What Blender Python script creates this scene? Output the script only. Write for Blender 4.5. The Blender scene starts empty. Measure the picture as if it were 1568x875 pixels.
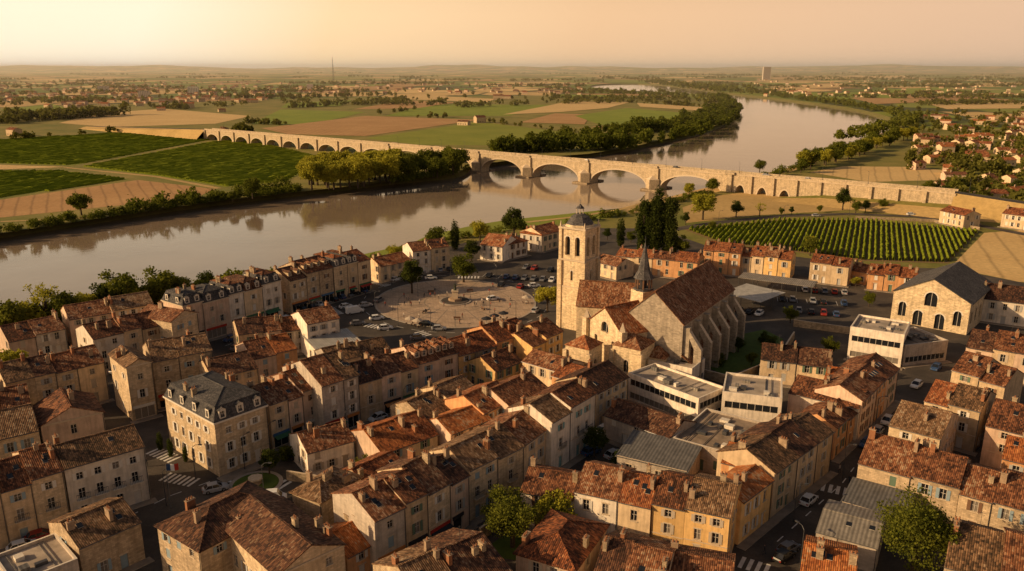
import bpy, math, random
import numpy as np
from mathutils import Vector, Matrix, geometry
random.seed(7); rng=np.random.default_rng(7)
R=random.random
U=random.uniform
# ---------------------------------------------------------------- survey: map readings -> metres on the ground
H=70.0; FP=1220.0; TH=math.atan(333.5/1220.0); CO=math.cos(TH); SI=math.sin(TH)
def G(u,v,z=0.0):
    dx=u-784.0; dy=v-437.5
    t=(H-z)/(FP*SI+dy*CO)
    return (t*dx, t*(FP*CO-dy*SI))
sc=bpy.context.scene
col=sc.collection
# ---------------------------------------------------------------- materials
MATS={}
def nmat(name):
    m=bpy.data.materials.new(name); m.use_nodes=True; nt=m.node_tree
    b=nt.nodes['Principled BSDF']; MATS[name]=m
    b.inputs['Specular IOR Level'].default_value=0.25
    return m,nt,b
def ND(nt,t,**k):
    n=nt.nodes.new(t)
    for a,b in k.items(): setattr(n,a,b)
    return n
def LK(nt,a,b): nt.links.new(a,b)
def c4(c): return (c[0],c[1],c[2],1.0)
def setin(nt,sock,val):
    if hasattr(val,'is_output') or isinstance(val,bpy.types.NodeSocket): LK(nt,val,sock)
    elif isinstance(val,(tuple,list)):
        sock.default_value = c4(val) if len(sock.default_value)==4 else val
    else: sock.default_value=val
def MIX(nt,f,a,b,bt='MIX'):
    n=ND(nt,'ShaderNodeMix',data_type='RGBA',blend_type=bt)
    setin(nt,n.inputs[0],f); setin(nt,n.inputs[6],a); setin(nt,n.inputs[7],b)
    return n.outputs[2]
def MA(nt,op,a,b=0.0,c=0.0):
    n=ND(nt,'ShaderNodeMath',operation=op)
    setin(nt,n.inputs[0],a); setin(nt,n.inputs[1],b)
    if op in('MULTIPLY_ADD',): setin(nt,n.inputs[2],c)
    return n.outputs[0]
def VM(nt,op,a,b):
    n=ND(nt,'ShaderNodeVectorMath',operation=op)
    setin(nt,n.inputs[0],a); setin(nt,n.inputs[1],b)
    return n.outputs[0]
def NO(nt,vec,s,d=3,r=.6):
    n=ND(nt,'ShaderNodeTexNoise'); n.inputs['Scale'].default_value=s; n.inputs['Detail'].default_value=d; n.inputs['Roughness'].default_value=r
    if vec is not None: LK(nt,vec,n.inputs['Vector'])
    return n.outputs[0]
def RAMP(nt,f,stops,const=False):
    n=ND(nt,'ShaderNodeValToRGB'); e=n.color_ramp.elements
    if const: n.color_ramp.interpolation='CONSTANT'
    while len(e)<len(stops): e.new(.5)
    for i,(p,c) in enumerate(stops):
        e[i].position=p; e[i].color=c4(c) if isinstance(c,(tuple,list)) else (c,c,c,1)
    LK(nt,f,n.inputs[0]); return n.outputs[0]
def UVn(nt): return ND(nt,'ShaderNodeTexCoord').outputs['UV']
def OBn(nt): return ND(nt,'ShaderNodeTexCoord').outputs['Object']
def BUMP(nt,b,h,s=.5,d=.05):
    n=ND(nt,'ShaderNodeBump'); n.inputs['Strength'].default_value=s; n.inputs['Distance'].default_value=d
    LK(nt,h,n.inputs['Height']); LK(nt,n.outputs[0],b.inputs['Normal'])
def sm(c,k): return tuple(x*k for x in c)
def wall_mat(name,c,stone=0,rough=.9):
    m,nt,b=nmat(name); uv=UVn(nt); oi=ND(nt,'ShaderNodeObjectInfo')
    sh=ND(nt,'ShaderNodeCombineXYZ'); LK(nt,MA(nt,'MULTIPLY',oi.outputs['Random'],57.),sh.inputs[0]); LK(nt,MA(nt,'MULTIPLY',oi.outputs['Random'],31.),sh.inputs[1])
    v=VM(nt,'ADD',uv,sh.outputs[0])
    base=c
    if stone:
        br=ND(nt,'ShaderNodeTexBrick'); LK(nt,v,br.inputs['Vector'])
        br.inputs['Scale'].default_value=1; br.inputs['Brick Width'].default_value=.62; br.inputs['Row Height'].default_value=.3
        br.inputs['Mortar Size'].default_value=.018; br.inputs['Mortar Smooth'].default_value=.6
        br.inputs['Color1'].default_value=c4(sm(c,1.18)); br.inputs['Color2'].default_value=c4(sm(c,.68)); br.inputs['Mortar'].default_value=c4(sm(c,.6))
        base=MIX(nt,stone,c,br.outputs[0])
        BUMP(nt,b,MA(nt,'SUBTRACT',NO(nt,v,6,3),br.outputs[1]),.5,.04)
    else: BUMP(nt,b,NO(nt,v,8,4),.25,.03)
    k=RAMP(nt,NO(nt,v,.45,5,.65),[(.25,.66),(.6,1.0),(.85,1.12)])
    base=MIX(nt,1.0,base,k,'MULTIPLY')
    st=VM(nt,'MULTIPLY',v,(1.6,.16,1)); k2=RAMP(nt,NO(nt,st,1.0,4,.6),[(.35,.72),(.55,1.0)])
    base=MIX(nt,.8,base,k2,'MULTIPLY')
    j=MA(nt,'MULTIPLY_ADD',oi.outputs['Random'],.34,.85)
    cc=ND(nt,'ShaderNodeCombineColor'); [LK(nt,j,cc.inputs[i]) for i in range(3)]
    base=MIX(nt,1.0,base,cc.outputs[0],'MULTIPLY')
    LK(nt,base,b.inputs['Base Color']); b.inputs['Roughness'].default_value=rough
    return m
def tile_mat(name,stops,tw=.27,tl=.42,dark=.65,lich=.4):
    m,nt,b=nmat(name); uv=UVn(nt); oi=ND(nt,'ShaderNodeObjectInfo')
    sh=ND(nt,'ShaderNodeCombineXYZ'); LK(nt,MA(nt,'MULTIPLY',oi.outputs['Random'],73.),sh.inputs[0]); LK(nt,MA(nt,'MULTIPLY',oi.outputs['Random'],37.),sh.inputs[1])
    v=VM(nt,'ADD',uv,sh.outputs[0])
    cell=VM(nt,'FLOOR',VM(nt,'MULTIPLY',v,(1/tw,1/tl,1)),(0,0,0))
    wn=ND(nt,'ShaderNodeTexWhiteNoise',noise_dimensions='2D'); LK(nt,cell,wn.inputs['Vector'])
    big=NO(nt,v,.35,6,.7)
    f=MA(nt,'ADD',MA(nt,'MULTIPLY',wn.outputs[0],.66),MA(nt,'MULTIPLY_ADD',big,1.6,-.62))
    f=MA(nt,'ADD',f,MA(nt,'MULTIPLY_ADD',oi.outputs['Random'],.34,-.17))
    base=RAMP(nt,f,stops)
    stv=VM(nt,'MULTIPLY',v,(1.3,.3,1)); base=MIX(nt,dark,base,RAMP(nt,NO(nt,stv,1.1,5,.7),[(.38,.24),(.58,1.0)]),'MULTIPLY')
    base=MIX(nt,RAMP(nt,NO(nt,v,.9,6,.75),[(.58,0.),(.72,lich)]),base,(.24,.18,.12))
    sx=ND(nt,'ShaderNodeSeparateXYZ'); LK(nt,v,sx.inputs[0])
    pu=MA(nt,'PINGPONG',sx.outputs[0],tw/2); fr=MA(nt,'FRACT',MA(nt,'MULTIPLY',sx.outputs[1],1/tl))
    hgt=MA(nt,'ADD',MA(nt,'MULTIPLY',pu,7.0),MA(nt,'MULTIPLY',fr,-.35))
    grv=RAMP(nt,pu,[(0,.4),(.06,1.0)]); base=MIX(nt,.8,base,grv,'MULTIPLY')
    BUMP(nt,b,hgt,.8,.06)
    LK(nt,base,b.inputs['Base Color']); b.inputs['Roughness'].default_value=.85
    return m
def plain(name,c,rough=.6,metal=0,var=.25,scale=3):
    m,nt,b=nmat(name)
    k=RAMP(nt,NO(nt,OBn(nt),scale,4),[(.3,1-var),(.7,1.0)])
    LK(nt,MIX(nt,1.0,c,k,'MULTIPLY'),b.inputs['Base Color'])
    b.inputs['Roughness'].default_value=rough; b.inputs['Metallic'].default_value=metal
    return m
for n,c,s in [('w_cream',(.70,.53,.34),0),('w_pink',(.68,.49,.36),0),('w_white',(.80,.70,.58),0),('w_stone',(.54,.41,.27),.8),('w_stone2',(.64,.49,.32),.6),
              ('w_beige',(.66,.49,.31),.25),('w_yellow',(.78,.50,.21),0),('w_orange',(.68,.36,.17),0),('w_grey',(.53,.45,.37),.35),('w_church',(.68,.53,.34),.8),('w_churchgrey',(.38,.315,.24),.8),
              ('w_bridge',(.64,.50,.33),.75),('w_rough',(.42,.32,.21),1.0)]:
    wall_mat(n,c,s)
TS={'r_brown':[(0,(.034,.017,.010)),(.3,(.115,.046,.024)),(.55,(.23,.088,.04)),(.8,(.36,.15,.068)),(1,(.46,.29,.17))],
    'r_rust':[(0,(.055,.022,.012)),(.3,(.18,.06,.026)),(.55,(.34,.108,.041)),(.8,(.47,.17,.062)),(1,(.52,.31,.17))],
    'r_orange':[(0,(.12,.04,.017)),(.3,(.35,.11,.034)),(.6,(.52,.17,.05)),(.85,(.60,.24,.08)),(1,(.58,.36,.2))],
    'r_dark':[(0,(.022,.013,.01)),(.35,(.07,.033,.021)),(.6,(.14,.06,.034)),(.85,(.23,.11,.058)),(1,(.31,.21,.13))],
    'r_mossy':[(0,(.045,.03,.018)),(.3,(.14,.08,.042)),(.55,(.25,.135,.07)),(.8,(.36,.215,.115)),(1,(.46,.34,.22))]}
for n,s in TS.items(): tile_mat(n,s)
tile_mat('r_slate',[(0,(.04,.04,.043)),(.5,(.085,.08,.08)),(1,(.16,.145,.14))],.3,.25,.3,.15)
def corr(name,c):
    m,nt,b=nmat(name); uv=UVn(nt); sx=ND(nt,'ShaderNodeSeparateXYZ'); LK(nt,uv,sx.inputs[0])
    pp=MA(nt,'PINGPONG',sx.outputs[0],.3); k=RAMP(nt,pp,[(0,.5),(.3,1.)])
    base=MIX(nt,1.0,MIX(nt,1.0,c,k,'MULTIPLY'),RAMP(nt,NO(nt,uv,.6,5,.7),[(.3,.5),(.7,1.)]),'MULTIPLY')
    BUMP(nt,b,pp,.6,.1); LK(nt,base,b.inputs['Base Color']); b.inputs['Roughness'].default_value=.5
corr('m_corr',(.38,.34,.29)); corr('m_white',(.62,.60,.56)); corr('m_grey',(.22,.21,.20))
plain('flat_roof',(.36,.275,.20),.95,var=.5,scale=.4)
plain('flat_light',(.48,.40,.32),.9,var=.45,scale=.4)
plain('trim',(.62,.50,.36),.85); plain('trimw',(.72,.65,.55),.7)
plain('brick',(.36,.16,.08),.9,var=.5,scale=2); plain('chim',(.42,.30,.20),.95,var=.5,scale=1.5)
plain('glass',(.018,.02,.024),.12); MATS['glass'].node_tree.nodes['Principled BSDF'].inputs['Specular IOR Level'].default_value=.6
plain('curtain',(.22,.19,.16),.3); plain('frame',(.55,.5,.44),.6)
for n,c in [('s_white',(.68,.63,.56)),('s_beige',(.48,.4,.31)),('s_blue',(.25,.33,.38)),('s_green',(.12,.18,.13)),('s_brown',(.18,.10,.06)),('s_grey',(.4,.39,.37)),('s_teal',(.2,.36,.36)),
            ('f_red',(.42,.04,.025)),('f_blue',(.06,.14,.26)),('f_dark',(.03,.03,.035)),('f_green',(.05,.15,.08)),('f_white',(.65,.61,.54)),('f_orange',(.5,.2,.06)),
            ('p_white',(.7,.7,.69)),('p_grey',(.16,.16,.17)),('p_black',(.02,.02,.022)),('p_red',(.30,.03,.02)),('p_blue',(.04,.08,.18)),('p_silver',(.38,.38,.39))]:
    plain(n,c,.3 if n[0]=='p' else .6,var=.1)
plain('tyre',(.015,.015,.015),.9); plain('metal',(.12,.12,.125),.45,.6); plain('chrome',(.5,.5,.5),.3,.8); plain('tail',(.3,.02,.01),.3); plain('white_paint',(.72,.70,.66),.7,var=.35,scale=1.2)
plain('skin',(.45,.26,.18),.6); plain('cloth_d',(.03,.035,.05),.9); plain('cloth_l',(.5,.45,.4),.9); plain('cloth_r',(.3,.06,.04),.9)
plain('bark',(.09,.065,.045),.95,var=.5); plain('kerb',(.40,.34,.28),.9); plain('pavement',(.31,.25,.19),.92,var=.4,scale=.5); plain('bronze',(.08,.09,.07),.5,.5)
m,nt,b=nmat('asphalt'); o=OBn(nt)
k=RAMP(nt,NO(nt,o,.12,6,.65),[(.3,(.048,.041,.035)),(.5,(.074,.062,.052)),(.72,(.13,.105,.082))])
LK(nt,MIX(nt,.5,k,RAMP(nt,NO(nt,o,2.5,4),[(.35,.6),(.65,1.1)]),'MULTIPLY'),b.inputs['Base Color']); b.inputs['Roughness'].default_value=.85
m,nt,b=nmat('plaza'); o=OBn(nt)
br=ND(nt,'ShaderNodeTexBrick'); mp=ND(nt,'ShaderNodeMapping'); mp.inputs['Rotation'].default_value=(0,0,.65); LK(nt,o,mp.inputs[0]); LK(nt,mp.outputs[0],br.inputs['Vector'])
br.inputs['Scale'].default_value=.4; br.inputs['Mortar Size'].default_value=.02
br.inputs['Color1'].default_value=(.50,.37,.26,1); br.inputs['Color2'].default_value=(.40,.29,.20,1); br.inputs['Mortar'].default_value=(.27,.2,.15,1)
LK(nt,MIX(nt,.6,br.outputs[0],RAMP(nt,NO(nt,o,.15,6,.75),[(.3,.55),(.6,1.1)]),'MULTIPLY'),b.inputs['Base Color']); b.inputs['Roughness'].default_value=.85
def field(name,a,bc,stripe=None,ang=0,ns=.02):
    m,nt,b=nmat(name); o=OBn(nt)
    k=RAMP(nt,NO(nt,o,ns,6,.7),[(.3,a),(.7,bc)])
    k=MIX(nt,.6,k,RAMP(nt,NO(nt,o,.5,4,.7),[(.3,.6),(.7,1.15)]),'MULTIPLY')
    if stripe:
        mp=ND(nt,'ShaderNodeMapping'); mp.inputs['Rotation'].default_value=(0,0,ang); LK(nt,o,mp.inputs[0])
        sx=ND(nt,'ShaderNodeSeparateXYZ'); LK(nt,mp.outputs[0],sx.inputs[0])
        wob=MA(nt,'ADD',sx.outputs[0],MA(nt,'MULTIPLY',NO(nt,o,.03,2),3.))
        k=MIX(nt,.55,k,RAMP(nt,MA(nt,'PINGPONG',wob,stripe/2),[(0,.5),(min(1,stripe/2),1.15)]),'MULTIPLY')
    LK(nt,k,b.inputs['Base Color']); b.inputs['Roughness'].default_value=.95
    return m
field('grass',(.12,.14,.02),(.31,.24,.07)); field('grassdry',(.40,.27,.10),(.57,.39,.16)); field('green',(.16,.215,.018),(.25,.29,.03))
field('green2',(.17,.20,.02),(.25,.26,.035),7,.9); field('wheat',(.54,.36,.15),(.64,.45,.20),9,.4); field('brownf',(.36,.20,.08),(.47,.28,.12),7,-.5)
field('soil',(.18,.12,.055),(.26,.175,.075)); field('bank',(.10,.105,.025),(.2,.165,.06),ns=.1); field('lawn',(.06,.10,.015),(.10,.14,.025))
m,nt,b=nmat('countryside'); o=OBn(nt)
mp=ND(nt,'ShaderNodeMapping'); mp.inputs['Scale'].default_value=(1,.55,1); mp.inputs['Rotation'].default_value=(0,0,.3); LK(nt,o,mp.inputs[0])
vo=ND(nt,'ShaderNodeTexVoronoi'); vo.inputs['Scale'].default_value=.0045; LK(nt,mp.outputs[0],vo.inputs['Vector'])
sx=ND(nt,'ShaderNodeSeparateColor'); LK(nt,vo.outputs['Color'],sx.inputs[0])
k=RAMP(nt,sx.outputs[0],[(0,(.13,.17,.022)),(.2,(.21,.24,.03)),(.34,(.58,.39,.16)),(.5,(.15,.19,.022)),(.62,(.42,.24,.10)),(.74,(.22,.24,.04)),(.84,(.66,.45,.19))],True)
k=MIX(nt,.5,k,RAMP(nt,NO(nt,o,.02,6,.7),[(.3,.6),(.7,1.15)]),'MULTIPLY')
wo=RAMP(nt,NO(nt,o,.0022,5,.6),[(.56,0.),(.6,1.)]); k=MIX(nt,wo,k,(.06,.07,.018))
vd=ND(nt,'ShaderNodeTexVoronoi',feature='DISTANCE_TO_EDGE'); vd.inputs['Scale'].default_value=.0045; LK(nt,mp.outputs[0],vd.inputs['Vector'])
k=MIX(nt,RAMP(nt,vd.outputs['Distance'],[(.012,1.),(.035,0.)]),k,(.06,.07,.018))
LK(nt,k,b.inputs['Base Color']); b.inputs['Roughness'].default_value=.95
m,nt,b=nmat('water'); o=OBn(nt)
LK(nt,RAMP(nt,NO(nt,o,.012,5,.6),[(.3,(.21,.155,.105)),(.7,(.29,.22,.155))]),b.inputs['Base Color'])
LK(nt,MA(nt,'MULTIPLY_ADD',NO(nt,VM(nt,'MULTIPLY',o,(.6,1.2,1)),.03,5,.6),.16,-.02),b.inputs['Roughness'])
b.inputs['IOR'].default_value=1.4; b.inputs['Specular IOR Level'].default_value=1.0
hh=MA(nt,'ADD',MA(nt,'MULTIPLY',NO(nt,o,.35,5,.6),.8),MA(nt,'MULTIPLY',NO(nt,o,.05,3,.6),2.2)); BUMP(nt,b,hh,.16,.2)
def leafmat(name,a,bc):
    m=bpy.data.materials.new(name); m.use_nodes=True; nt=m.node_tree; MATS[name]=m
    nt.nodes.remove(nt.nodes['Principled BSDF']); out=nt.nodes['Material Output']
    ge=ND(nt,'ShaderNodeNewGeometry'); oi=ND(nt,'ShaderNodeObjectInfo')
    f=MA(nt,'ADD',MA(nt,'MULTIPLY',ge.outputs['Random Per Island'],.5),MA(nt,'MULTIPLY_ADD',NO(nt,OBn(nt),.35,2),.8,-.15))
    f=MA(nt,'ADD',f,MA(nt,'MULTIPLY_ADD',oi.outputs['Random'],.3,-.15))
    k=RAMP(nt,f,[(.1,a),(.9,bc)])
    d=ND(nt,'ShaderNodeBsdfDiffuse'); t=ND(nt,'ShaderNodeBsdfTranslucent'); mx=ND(nt,'ShaderNodeMixShader'); mx.inputs[0].default_value=.4
    LK(nt,k,d.inputs[0]); LK(nt,k,t.inputs[0]); LK(nt,d.outputs[0],mx.inputs[1]); LK(nt,t.outputs[0],mx.inputs[2]); LK(nt,mx.outputs[0],out.inputs[0])
leafmat('leaf_mid',(.06,.08,.012),(.20,.205,.03)); leafmat('leaf_light',(.24,.24,.028),(.46,.41,.05)); leafmat('leaf_dark',(.03,.045,.010),(.09,.105,.022)); leafmat('leaf_vine',(.17,.22,.018),(.33,.37,.04))
leafmat('leaf_far',(.07,.08,.018),(.18,.17,.035))
# ---------------------------------------------------------------- mesh builder
class MB:
    def __init__(s): s.v=[];s.f=[];s.m=[];s.keys=[];s.ki={};s.T=None
    def frame(s,ox,oy,ux,uy): s.T=(ox,oy,ux,uy)
    def P(s,p):
        if s.T is None: return p
        ox,oy,ux,uy=s.T; return (ox+p[0]*ux-p[1]*uy, oy+p[0]*uy+p[1]*ux, p[2])
    def face(s,pts,mat):
        if mat not in s.ki: s.ki[mat]=len(s.keys); s.keys.append(mat)
        n=len(s.v); s.v.extend(s.P(p) for p in pts); s.f.append(tuple(range(n,n+len(pts)))); s.m.append(s.ki[mat])
    def box(s,x0,x1,y0,y1,z0,z1,mat,top=None,bottom=False):
        s.face([(x0,y0,z0),(x1,y0,z0),(x1,y0,z1),(x0,y0,z1)],mat); s.face([(x1,y0,z0),(x1,y1,z0),(x1,y1,z1),(x1,y0,z1)],mat)
        s.face([(x1,y1,z0),(x0,y1,z0),(x0,y1,z1),(x1,y1,z1)],mat); s.face([(x0,y1,z0),(x0,y0,z0),(x0,y0,z1),(x0,y1,z1)],mat)
        s.face([(x0,y0,z1),(x1,y0,z1),(x1,y1,z1),(x0,y1,z1)],top or mat)
        if bottom: s.face([(x0,y1,z0),(x1,y1,z0),(x1,y0,z0),(x0,y0,z0)],mat)
    def slab(s,pts,t,mat,edge=None):
        lo=[(p[0],p[1],p[2]-t) for p in pts]; s.face(pts,mat); s.face(lo[::-1],edge or mat)
        n=len(pts)
        for i in range(n):
            j=(i+1)%n; s.face([lo[i],lo[j],pts[j],pts[i]],edge or mat)
    def cyl(s,x,y,z0,z1,r0,r1,mat,n=8,cap=True):
        a=[(math.cos(2*math.pi*i/n),math.sin(2*math.pi*i/n)) for i in range(n)]
        for i in range(n):
            j=(i+1)%n
            q=[(x+a[i][0]*r0,y+a[i][1]*r0,z0),(x+a[j][0]*r0,y+a[j][1]*r0,z0)]
            if r1>1e-4: q+=[(x+a[j][0]*r1,y+a[j][1]*r1,z1),(x+a[i][0]*r1,y+a[i][1]*r1,z1)]
            else: q+=[(x,y,z1)]
            s.face(q,mat)
        if cap and r1>1e-4: s.face([(x+c*r1,y+d*r1,z1) for c,d in a],mat)
    def tube(s,p,q,r0,r1,mat,n=6):
        p=Vector(p);q=Vector(q);d=(q-p).normalized();a=d.orthogonal().normalized();b=d.cross(a)
        for i in range(n):
            t0=2*math.pi*i/n;t1=2*math.pi*(i+1)/n
            e0=a*math.cos(t0)+b*math.sin(t0);e1=a*math.cos(t1)+b*math.sin(t1)
            s.face([tuple(p+e0*r0),tuple(p+e1*r0),tuple(q+e1*r1),tuple(q+e0*r1)],mat)
    def mesh(s,name):
        me=bpy.data.meshes.new(name); me.from_pydata(s.v,[],s.f)
        for k in s.keys: me.materials.append(MATS[k])
        me.polygons.foreach_set('material_index',s.m); me.update()
        nl=len(me.loops); npoly=len(me.polygons)
        nr=np.empty(npoly*3); me.polygons.foreach_get('normal',nr); nr=nr.reshape(-1,3)
        lt=np.empty(npoly,dtype=np.int32); me.polygons.foreach_get('loop_total',lt)
        vi=np.empty(nl,dtype=np.int32); me.loops.foreach_get('vertex_index',vi)
        co=np.array(s.v)[vi]; N=np.repeat(nr,lt,axis=0)
        t=np.stack([-N[:,1],N[:,0],np.zeros(len(N))],1); ln=np.linalg.norm(t,axis=1); bad=ln<.02
        t[bad]=(1,0,0); ln[bad]=1; t/=ln[:,None]; bb=np.cross(N,t)
        uv=np.stack([(co*t).sum(1),(co*bb).sum(1)],1)
        l=me.uv_layers.new(name='UVMap'); l.data.foreach_set('uv',uv.ravel())
        return me
    def obj(s,name,loc=(0,0,0),rot=0,parent=None):
        o=bpy.data.objects.new(name,s.mesh(name)); o.location=loc; o.rotation_euler=(0,0,rot); col.objects.link(o)
        if parent: o.parent=parent
        return o
def inst(name,me,loc,rot=0,s=1,parent=None):
    o=bpy.data.objects.new(name,me); o.location=loc; o.rotation_euler=(0,0,rot); o.scale=(s,s,s) if not isinstance(s,tuple) else s; col.objects.link(o)
    if parent: o.parent=parent
    return o
def fastmesh(name,v,k,mats,mi=None):
    v=np.ascontiguousarray(v.reshape(-1,3),dtype=np.float32); nv=len(v); nf=nv//k
    me=bpy.data.meshes.new(name); me.vertices.add(nv); me.vertices.foreach_set('co',v.ravel())
    me.loops.add(nv); me.loops.foreach_set('vertex_index',np.arange(nv,dtype=np.int32))
    me.polygons.add(nf); me.polygons.foreach_set('loop_start',np.arange(0,nv,k,dtype=np.int32))
    for m in mats: me.materials.append(MATS[m])
    if mi is not None: me.polygons.foreach_set('material_index',mi)
    me.update(calc_edges=True); return me
# ---------------------------------------------------------------- facade tools (local frame of the builder)
def PF(o,u,x,z,d): # o origin xy, u horizontal unit, d outward
    return (o[0]+u[0]*x+u[1]*d, o[1]+u[1]*x-u[0]*d, z)
def fbox(mb,o,u,x0,x1,z0,z1,d0,d1,mat):
    p=lambda x,z,d:PF(o,u,x,z,d)
    mb.face([p(x0,z0,d1),p(x1,z0,d1),p(x1,z1,d1),p(x0,z1,d1)],mat)
    mb.face([p(x0,z1,d0),p(x0,z1,d1),p(x1,z1,d1),p(x1,z1,d0)][::-1],mat)
    mb.face([p(x0,z0,d0),p(x1,z0,d0),p(x1,z0,d1),p(x0,z0,d1)],mat)
    mb.face([p(x0,z0,d0),p(x0,z0,d1),p(x0,z1,d1),p(x0,z1,d0)],mat)
    mb.face([p(x1,z0,d1),p(x1,z0,d0),p(x1,z1,d0),p(x1,z1,d1)],mat)
def facade(mb,o,u,L,z0,z1,ops,wall,trim,shut,shopc='f_dark'):
    p=lambda x,z,d=0:PF(o,u,x,z,d)
    xs=sorted({0,L}|{q[0] for q in ops}|{q[1] for q in ops}); zs=sorted({z0,z1}|{q[2] for q in ops}|{q[3] for q in ops})
    for i in range(len(xs)-1):
        for j in range(len(zs)-1):
            cx=(xs[i]+xs[i+1])/2; cz=(zs[j]+zs[j+1])/2
            if any(q[0]<cx<q[1] and q[2]<cz<q[3] for q in ops): continue
            mb.face([p(xs[i],zs[j]),p(xs[i+1],zs[j]),p(xs[i+1],zs[j+1]),p(xs[i],zs[j+1])],wall)
    for q in ops:
        a,b,c,d,k=q; r=-.22
        mb.face([p(a,c,0),p(a,c,r),p(a,d,r),p(a,d,0)][::-1],wall); mb.face([p(b,c,0),p(b,c,r),p(b,d,r),p(b,d,0)],wall)
        mb.face([p(a,d,0),p(a,d,r),p(b,d,r),p(b,d,0)][::-1],wall); mb.face([p(a,c,0),p(a,c,r),p(b,c,r),p(b,c,0)],trim)
        if k=='door':
            mb.face([p(a,c,r),p(b,c,r),p(b,d,r),p(a,d,r)],shut); fbox(mb,o,u,a-.16,b+.16,d,d+.2,.0,.05,trim); continue
        gm='glass' if R()<.75 else 'curtain'
        mb.face([p(a,c,r),p(b,c,r),p(b,d,r),p(a,d,r)],gm)
        if k=='shop':
            n=max(1,int((b-a)/1.2))
            for i in range(n+1):
                x=a+(b-a)*i/n; fbox(mb,o,u,max(a,x-.05),min(b,x+.05),c,d,r,r+.08,'frame')
            fbox(mb,o,u,a-.2,b+.2,d+.02,d+.6,.0,.14,shopc)
            if R()<.4:
                aw=random.choice(['f_red','f_white','f_orange','f_dark','f_green'])
                mb.slab([p(a-.1,d-.25,1.2),p(b+.1,d-.25,1.2),p(b+.1,d+.1,.14),p(a-.1,d+.1,.14)],.04,aw)
            continue
        if k=='strip':
            n=max(1,int((b-a)/1.3))
            for i in range(n+1):
                x=a+(b-a)*i/n; fbox(mb,o,u,max(a,x-.05),min(b,x+.05),c,d,r,r+.08,'frame')
            continue
        fw=.07; xm=(a+b)/2
        fbox(mb,o,u,xm-.04,xm+.04,c,d,r,r+.06,'frame'); zz=c+(d-c)*.55
        fbox(mb,o,u,a,b,zz-.03,zz+.03,r,r+.05,'frame')
        for (e,f) in ((a,a+fw),(b-fw,b)): fbox(mb,o,u,e,f,c,d,r,r+.055,'frame')
        fbox(mb,o,u,a-.15,b+.15,c-.14,c,.0,.1,trim); fbox(mb,o,u,a-.15,b+.15,d,d+.2,.0,.045,trim)
        if k=='win':
            if R()<.12: fbox(mb,o,u,a+.01,b-.01,c+.01,d-.01,-.1,-.03,shut)
            elif R()<.85:
                w=(b-a)/2
                if R()<.3: w*=.9
                fbox(mb,o,u,a-w-.02,a-.02,c,d,.015,.07,shut); fbox(mb,o,u,b+.02,b+w+.02,c,d,.015,.07,shut)
        elif k=='balc':
            fbox(mb,o,u,a-.5,b+.5,c-.16,c-.02,0,.7,trim)
            for i in range(9):
                x=a-.48+(b-a+.96)*i/8; fbox(mb,o,u,x-.02,x+.02,c,c+.95,.62,.66,'metal')
            fbox(mb,o,u,a-.5,b+.5,c+.95,c+1.0,.6,.68,'metal')
def openings(L,h,st,kind,sp=None,dens=1.,gf=True):
    sh=h/st; sp=sp or U(2.5,3.1); nb=max(1,int((L-.6)/sp)); ops=[]; w=1.0
    if L<2.2: return ops
    ds=random.randrange(nb)
    x0=(L-(nb-1)*sp)/2 if nb>1 else L/2
    for k in range(st):
        top=(k==st-1 and st>=3)
        if k==0 and kind=='shop':
            n=max(1,int(L/4.5)); s=L/n
            for i in range(n):
                ops.append((i*s+.5,i*s+s-.5 if R()<.7 else i*s+s-1.6,.25,2.6,'shop'))
            continue
        for i in range(nb):
            if R()>dens and not(k==0 and i==ds and gf): continue
            xc=x0+i*sp
            if k==0:
                if i==ds and gf: ops.append((xc-.55,xc+.55,.06,2.35,'door')); continue
                c=1.0
            else: c=k*sh+.75
            wh=min(sh-1.15,1.15 if top else 1.75)
            kd='balc' if (k==1 and kind=='balc') else ('plainwin' if kind=='plain' else 'win')
            ops.append((xc-w/2,xc+w/2,c,c+wh,kd))
    return [q for q in ops if q[0]>.15 and q[1]<L-.15]
pav=MB()
WALLS=['w_cream','w_pink','w_stone2','w_beige','w_stone','w_white','w_grey']
ROOFS=['r_brown','r_rust','r_dark','r_mossy','r_brown','r_rust']
SH=['s_white','s_beige','s_white','s_grey','s_blue','s_brown','s_green','s_beige']
bcount=[0]
def chimney(mb,x,y,z,w=None,mat=None,h=1.5):
    w=w or U(.7,1.5); d=U(.45,.6); mat=mat or random.choice(['chim','brick','chim','w_rough'])
    mb.box(x-w/2,x+w/2,y-d/2,y+d/2,z-1.0,z+h,mat); mb.box(x-w/2-.07,x+w/2+.07,y-d/2-.07,y+d/2+.07,z+h,z+h+.12,'chim')
    n=max(1,int(w/.4))
    for i in range(n):
        mb.cyl(x-w/2+(i+.5)*w/n,y,z+h+.12,z+h+.12+U(.3,.5),.13,.10,'brick',6)
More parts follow.
